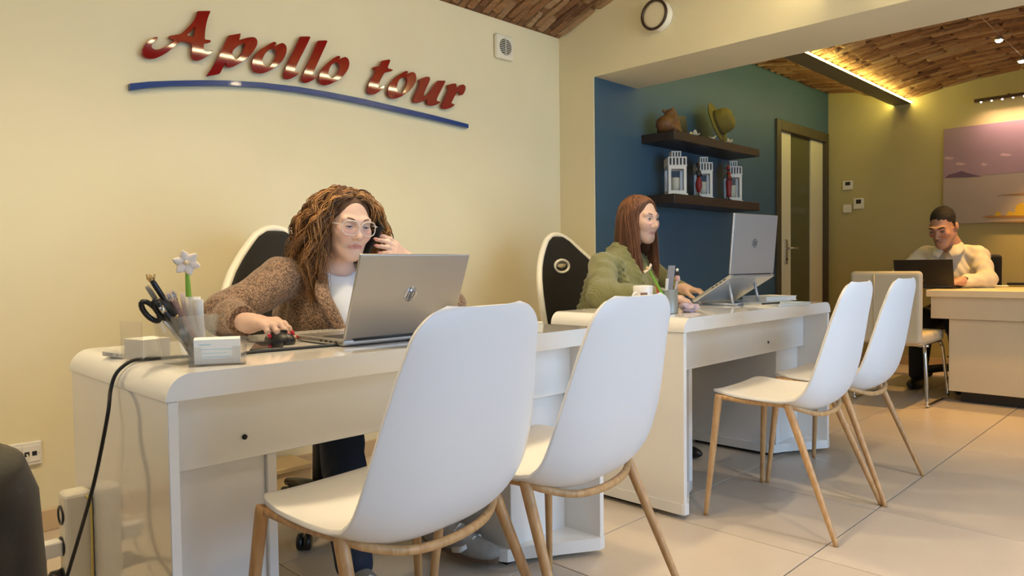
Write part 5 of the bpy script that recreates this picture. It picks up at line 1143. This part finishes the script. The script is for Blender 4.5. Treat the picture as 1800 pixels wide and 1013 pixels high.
while nl < 210:
    ph = random.uniform(-PI, PI); th = math.acos(random.uniform(-.3, 1)); a = abs(ph)
    lim = .90 if a < .55 else (.90+(a-.55)*.75)
    if th > min(lim, 2.05): continue
    nl += 1
    p0 = scalp(ph, th); side = 1 if p0[0] > .014+random.gauss(0, .006) else -1
    pe = ph if a > 1.1 else side*(1.1+random.uniform(0, .5)); pe = side*abs(pe) if abs(pe) < 2.6 else pe
    vol = random.uniform(.55, 1.0); ln = random.uniform(.4, 1.0)
    rx, ry = (.178 if side < 0 else .160)*vol, .150*vol
    ze = (-.05-.185*ln) if side < 0 else (-.03-.125*ln)
    end = np.array([math.sin(pe)*rx, -math.cos(pe)*ry+.02, ze])
    if side < 0 and a < 1.7 and random.random() < .5: end = np.array([-.078-.06*random.random(), -.075+.06*random.random(), -.12-.15*random.random()])
    mid = np.array([math.sin(pe)*rx*1.08, -math.cos(pe)*ry*1.08+.018, .03-.06*random.random()])
    nrm0 = nrm(p0-np.array([0, .012, .03])); c1 = p0+nrm0*.036*vol+np.array([side*.020, 0, .010])
    cur = ((1-tt)**3)[:, None]*p0+(3*(1-tt)**2*tt)[:, None]*c1+(3*(1-tt)*tt**2)[:, None]*mid+(tt**3)[:, None]*end
    fr = random.uniform(2.2, 3.8)*2*PI; p_ = random.uniform(0, 2*PI); am = random.uniform(.009, .018)*np.clip((tt-.10)*1.5, 0, 1); hand_ = random.choice((-1, 1))
    k0 = random.random()
    for z_ in range(14):
        off = rng.normal(0, 1, 3)*.0065; ps = p_+random.gauss(0, .35); am2 = am*random.uniform(.7, 1.25); f2 = fr*random.uniform(.95, 1.05)
        b = cur+off*np.clip(.5+tt*.9, 0, 1.2)[:, None]+np.stack([np.cos(tt*f2+ps)*am2, hand_*np.sin(tt*f2+ps)*am2, .4*np.cos(tt*f2*1.3+ps)*am2], 1)
        paths.append(b@(M1*.98).T+H1-o1); k_ = min(1, max(0, k0+random.gauss(0, .2))); cols.append(np.array([.12, .052, .018])*(1-k_)+np.array([.52, .26, .09])*k_**1.3)
    if random.random() < .3: pass
hr = strands('hair', paths, .0019, m_hair, w1, 3, np.array(cols))
sd = SDF(); sd.frame(M1*.98, H1); sd.ell((0, .022, .035), (.082, .098, .090), .02); sd.ell((-.085, .035, -.065), (.045, .075, .085), .03); sd.ell((.075, .045, -.05), (.035, .06, .07), .03); sd.ell((0, .085, -.06), (.08, .04, .08), .03); sd.ell((0, -.105, -.03), (.064, .085, .108), .015, sub=True)
link('hair_core', sd.mesh('hair_core', .005, o1), mat('dark_hair', (.09, .04, .016), .7), hr)

# ---------------------------------------------------------------- woman in the green sweater
o2 = np.array([2.99, 2.30, 0.]); H2 = np.array([3.015, 2.095, 1.165]); M2 = head_frame(math.radians(-4), math.radians(4), math.radians(0))
nb = np.array([2.985, 2.165, 1.005]); rs, ls = np.array([2.805, 2.165, .935]), np.array([3.175, 2.185, .935]); hip = np.array([2.99, 2.34, .54])
re, rw = np.array([2.655, 2.045, .795]), np.array([2.835, 1.835, .795]); le, lw = np.array([3.32, 2.10, .80]), np.array([3.215, 1.965, .815])
sd = SDF(); add_head(sd, M2, H2, .97)
sd.cap(H2+M2@np.array([0, .02, -.06]), nb, .043, .047, .03); sd.chain([nb, nb+(hip-nb)*.3, hip], [.055, .10, .125], .06); sd.cap(rs, ls, .042, .042, .05)
sd.chain([rs, re, rw], [.044, .036, .024], .02); sd.chain([ls, le, lw], [.044, .036, .024], .02)
hand(sd, rw, (.45, -.88, -.12), (0, -.1, 1), -1, ((.35, .4, .3),)*4, thumb=(.35, .3, .2), sc=.95)
hand(sd, lw, (.10, -.97, -.12), (.1, -.1, 1), 1, ((.35, .45, .3),)*4, thumb=(.35, .3, .2), sc=.95)
me = sd.mesh('person', .0034, o2); paint(me, skin_paint(M2, H2, o2, .97, (.52, .27, .23), np.array([.64, .43, .33])))
w2 = tag(link('person', me, m_skin, None, tuple(o2)), 'person with long straight auburn hair in a green knitted sweater', 'person')
face_bits(w2, M2, H2, o2, .97, (.06, .05, .04), mat('auburn_brow', (.20, .10, .05), .7), lid=.2)
def knit_mat():
    m = mat('green_knit', (.20, .20, .075), .9, sheen=.3); N, L, b = nodes(m); tc = N.new('ShaderNodeTexCoord')
    w = N.new('ShaderNodeTexWave'); w.inputs['Scale'].default_value = 55; w.inputs['Distortion'].default_value = 3; w.inputs['Detail'].default_value = 2; L.new(tc.outputs['Object'], w.inputs[0])
    n = N.new('ShaderNodeTexNoise'); n.inputs['Scale'].default_value = 180; L.new(tc.outputs['Object'], n.inputs['Vector'])
    r = N.new('ShaderNodeValToRGB'); r.color_ramp.elements[0].color = (.13, .135, .05, 1); r.color_ramp.elements[1].color = (.27, .265, .11, 1); L.new(n.outputs['Fac'], r.inputs[0]); L.new(r.outputs[0], b.inputs['Base Color'])
    ad = N.new('ShaderNodeMath'); ad.operation = 'ADD'; L.new(w.outputs['Fac'], ad.inputs[0]); L.new(n.outputs['Fac'], ad.inputs[1])
    bp = N.new('ShaderNodeBump'); bp.inputs['Strength'].default_value = .5; bp.inputs['Distance'].default_value = .003; L.new(ad.outputs[0], bp.inputs['Height']); L.new(bp.outputs[0], b.inputs['Normal']); return m
m_knit = knit_mat()
sd = SDF(); sd.cap(nb+np.array([0, .008, -.012]), nb+np.array([0, .01, -.05]), .060, .085, .03); sd.chain([nb+np.array([0, .01, -.045]), nb+(hip-nb)*.4, hip], [.08, .135, .155], .05); sd.ell((2.985, 2.13, .82), (.15, .115, .15), .05); sd.cap(rs+np.array([.05, 0, .0]), ls+np.array([-.05, 0, .0]), .058, .058, .05)
sd.chain([rs, re, rw+(re-rw)*.12], [.066, .066, .044], .03); sd.chain([ls, le, lw+(le-lw)*.2], [.066, .062, .042], .03)
def swt(P, d):
    x, y, z = P[:,0], P[:,1], P[:,2]
    cab = np.zeros(len(P), np.float32)
    for cx in (2.86, 2.93, 3.00, 3.07, 3.14): cab += np.exp(-((x-cx-.008*np.sin(z*95))/.010)**2)+np.exp(-((x-cx+.008*np.sin(z*95))/.010)**2)
    arm = (x < 2.80); s_ = (P-rs)@nrm(re-rs); w_ = np.sin(s_*110)*.5+.5
    d = d-.0085*np.where(arm, .4+.9*w_*np.exp(-((y-2.10+.01*np.sin(s_*80))/.02)**2), cab)
    return folds(P, d, .003)
sd.post = swt; link('sweater', sd.mesh('sweater', .0045, o2), m_knit, w2)
col = MB().tube([nb+np.array([.062*math.cos(a), .056*math.sin(a)-.004, .004+.018*math.sin(a)])-o2 for a in np.linspace(0, 2*PI, 30, endpoint=False)], .011, 8, closed=True).build('sweater_collar', m_knit, w2)
sd = SDF(); sd.chain([hip+np.array([-.09, 0, -.02]), (2.86, 1.93, .53), (2.84, 1.95, .16)], [.10, .078, .07], .05); sd.chain([hip+np.array([.09, 0, -.02]), (3.10, 1.95, .53), (3.08, 1.98, .16)], [.10, .078, .07], .05); sd.cap(hip+np.array([-.06, 0, -.01]), hip+np.array([.06, 0, -.01]), .12, .12, .05); sd.post = lambda P, d: np.maximum(d, .11-P[:,2])
link('trousers', sd.mesh('trousers', .007, o2), m_dk, w2)
for x in (2.83, 3.07):
    sd = SDF(); sd.ell((x, 1.90, .03), (.042, .12, .035), .02); sd.ell((x, 1.97, .07), (.04, .05, .06), .03); sd.post = lambda P, d: np.maximum(d, .002-P[:,2]); link('shoe', sd.mesh('shoe', .006, o2), m_black, w2)
paths = []; cols = []; q = 22; tt = np.linspace(0, 1, q)
while len(paths) < 2400:
    ph = random.uniform(-PI, PI); th = math.acos(random.uniform(-.2, 1)); a = abs(ph); lim = .88 if a < .5 else .88+(a-.5)*.8
    if th > min(lim, 1.95): continue
    p0 = scalp(ph, th); side = 1 if p0[0] > random.gauss(0, .004) else -1
    pe = ph if a > 1.15 else side*(1.15+random.uniform(-.1, .35)); vol = random.uniform(.75, 1.0); rx, ry = .094*vol, .108*vol
    ln = random.uniform(.7, 1.0); mid = np.array([math.sin(pe)*rx, -math.cos(pe)*ry+.015, .015]); end = np.array([math.sin(pe)*rx*.95, -math.cos(pe)*ry*.9+.012, -.08-.225*ln])
    if a < 1.7: end += np.array([-side*.010, -.060, .0])
    if abs(pe) > 2.2: end += np.array([0, .035, .02])
    n0 = nrm(p0-np.array([0, .012, .03])); c1 = p0+n0*.018+np.array([side*.016, 0, .004]); b = ((1-tt)**3)[:, None]*p0+(3*(1-tt)**2*tt)[:, None]*c1+(3*(1-tt)*tt**2)[:, None]*(mid+(mid-p0)*.25*np.array([1, 1, 0]))+(tt**3)[:, None]*end
    b = b+np.stack([np.sin(tt*5+ph*7)*.003*tt, np.cos(tt*4+ph*5)*.003*tt, 0*tt], 1)
    paths.append(b@(M2*.97).T+H2-o2); k_ = random.random(); cols.append(np.array([.12, .045, .018])*(1-k_)+np.array([.32, .145, .07])*k_)
hr = strands('hair', paths, .0020, m_hair, w2, 3, np.array(cols))
sd = SDF(); sd.frame(M2*.97, H2); sd.ell((0, .02, .035), (.080, .098, .088), .02); sd.ell((-.068, .025, -.07), (.022, .06, .12), .03); sd.ell((.068, .025, -.07), (.022, .06, .12), .03); sd.ell((0, .07, -.08), (.075, .035, .12), .03); sd.ell((0, -.105, -.03), (.064, .09, .112), .012, sub=True)
link('hair_core', sd.mesh('hair_core', .005, o2), mat('dark_auburn', (.08, .032, .014), .7), hr)

# ---------------------------------------------------------------- man in the pale shirt
o3 = np.array([6.2, 1.47, 0.]); H3 = np.array([5.89, 1.475, 1.185]); M3 = head_frame(math.radians(-98), math.radians(26), 0); SC = 1.16
nb = np.array([6.03, 1.465, 1.035]); ls, rs = np.array([6.06, 1.292, .972]), np.array([6.06, 1.648, .972]); hip = np.array([6.30, 1.47, .54])
le, lw = np.array([5.92, 1.205, .80]), np.array([5.715, 1.315, .795]); re, rw = np.array([5.95, 1.80, .80]), np.array([5.74, 1.66, .795])
sd = SDF(); add_head(sd, M3, H3, SC, True)
sd.cap(H3+M3@np.array([0, .03, -.06]), nb, .062, .066, .03); sd.chain([nb, nb+(hip-nb)*.3, hip], [.07, .12, .14], .06); sd.cap(rs, ls, .05, .05, .05)
sd.chain([rs, re, rw], [.052, .044, .03], .02); sd.chain([ls, le, lw], [.052, .044, .03], .02)
hand(sd, lw, (-.75, .62, -.1), (-.25, -.2, .95), 1, ((.7, .8, .5),)*4, thumb=(.3, .4, .3), sc=1.08); hand(sd, rw, (-.9, -.3, -.1), (-.1, 0, 1), -1, ((.5, .6, .4),)*4, thumb=(.3, .4, .3), sc=1.08)
me = sd.mesh('person', .0042, o3); paint(me, skin_paint(M3, H3, o3, SC, (.40, .19, .15), np.array([.50, .28, .19])))
mn = tag(link('person', me, m_skin, None, tuple(o3)), 'person with short dark hair in a pale shirt bent over the black laptop', 'person')
face_bits(mn, M3, H3, o3, SC, (.03, .02, .015), mat('dark_brow', (.04, .025, .015), .7), lid=.6, brow_w=1.7)
m_shirt = mat('pale_shirt', (.72, .66, .52), .8, bump=.15, bscale=40)
sd = SDF(); sd.chain([nb+np.array([.02, 0, -.05]), nb+(hip-nb)*.4, hip], [.09, .16, .175], .05); sd.ell((6.06, 1.47, .82), (.13, .19, .16), .05); sd.cap(rs+np.array([0, -.05, .01]), ls+np.array([0, .05, .01]), .066, .066, .05)
sd.chain([rs, re, rw+(re-rw)*.15], [.070, .058, .042], .03); sd.chain([ls, le, lw+(le-lw)*.15], [.070, .058, .042], .03)
sd.post = lambda P, d: folds(P, d, .006); sh = link('shirt', sd.mesh('shirt', .006, o3), m_shirt, mn)
for s in (-1, 1):
    P0 = [nb+np.array([.05, s*.075, .03])-o3, nb+np.array([-.02, s*.078, .035])-o3, nb+np.array([-.085, s*.045, .012])-o3, nb+np.array([-.115, s*.012, -.03])-o3]; P1 = [p+np.array([.0, s*.028, -.05]) for p in P0]; P1[2] = P1[2]+np.array([-.03, s*.02, -.015]); P1[3] = P0[3]+np.array([-.012, s*.03, -.05])
    A_, B2 = catmull(P0, 4), catmull(P1, 4); o = MB().grid([[a_*(1-t)+b_*t for t in np.linspace(0, 1, 4)] for a_, b_ in zip(A_, B2)]).build('collar', m_shirt, sh); o.modifiers.new('thick', 'SOLIDIFY').thickness = .004
wv = nrm(lw-le); wt = MB().tube([lw+(le-lw)*.06-o3, lw+(le-lw)*.19-o3], .036, 16).build('wrist_watch', m_black, mn)
sd = SDF(); sd.frame(M3*SC, H3); sd.ell((0, .022, .045), np.array([.078, .096, .086])*SC, .02); sd.ell((0, .06, -.03), np.array([.066, .05, .05])*SC, .03); sd.ell((0, -.10, -.028), np.array([.075, .066, .082])*SC, .02, sub=True); sd.ell((0, -.01, -.075), np.array([.10, .075, .06])*SC, .02, sub=True)
sd.post = lambda P, d: d+.003*np.sin(P[:,0]*170)*np.sin(P[:,1]*150)*np.sin(P[:,2]*160)
link('hair', sd.mesh('hair', .005, o3), mat('black_hair', (.012, .008, .006), .75, bump=.6, bscale=200), mn)
sd = SDF(); sd.chain([hip+np.array([0, -.09, -.02]), (5.86, 1.36, .50), (5.92, 1.34, .10)], [.11, .085, .06], .05); sd.chain([hip+np.array([0, .09, -.02]), (5.86, 1.60, .50), (5.92, 1.64, .10)], [.11, .085, .06], .05); sd.cap(hip+np.array([0, -.06, 0]), hip+np.array([0, .06, 0]), .13, .13, .05); sd.post = lambda P, d: np.maximum(d, .07-P[:,2])
link('trousers', sd.mesh('trousers', .008, o3), m_dk, mn)
for y in (1.34, 1.64):
    sd = SDF(); sd.ell((5.86, y, .035), (.14, .046, .04), .02); sd.ell((5.93, y, .08), (.055, .045, .06), .03); sd.post = lambda P, d: np.maximum(d, .002-P[:,2]); link('shoe', sd.mesh('shoe', .006, o3), m_black, mn)
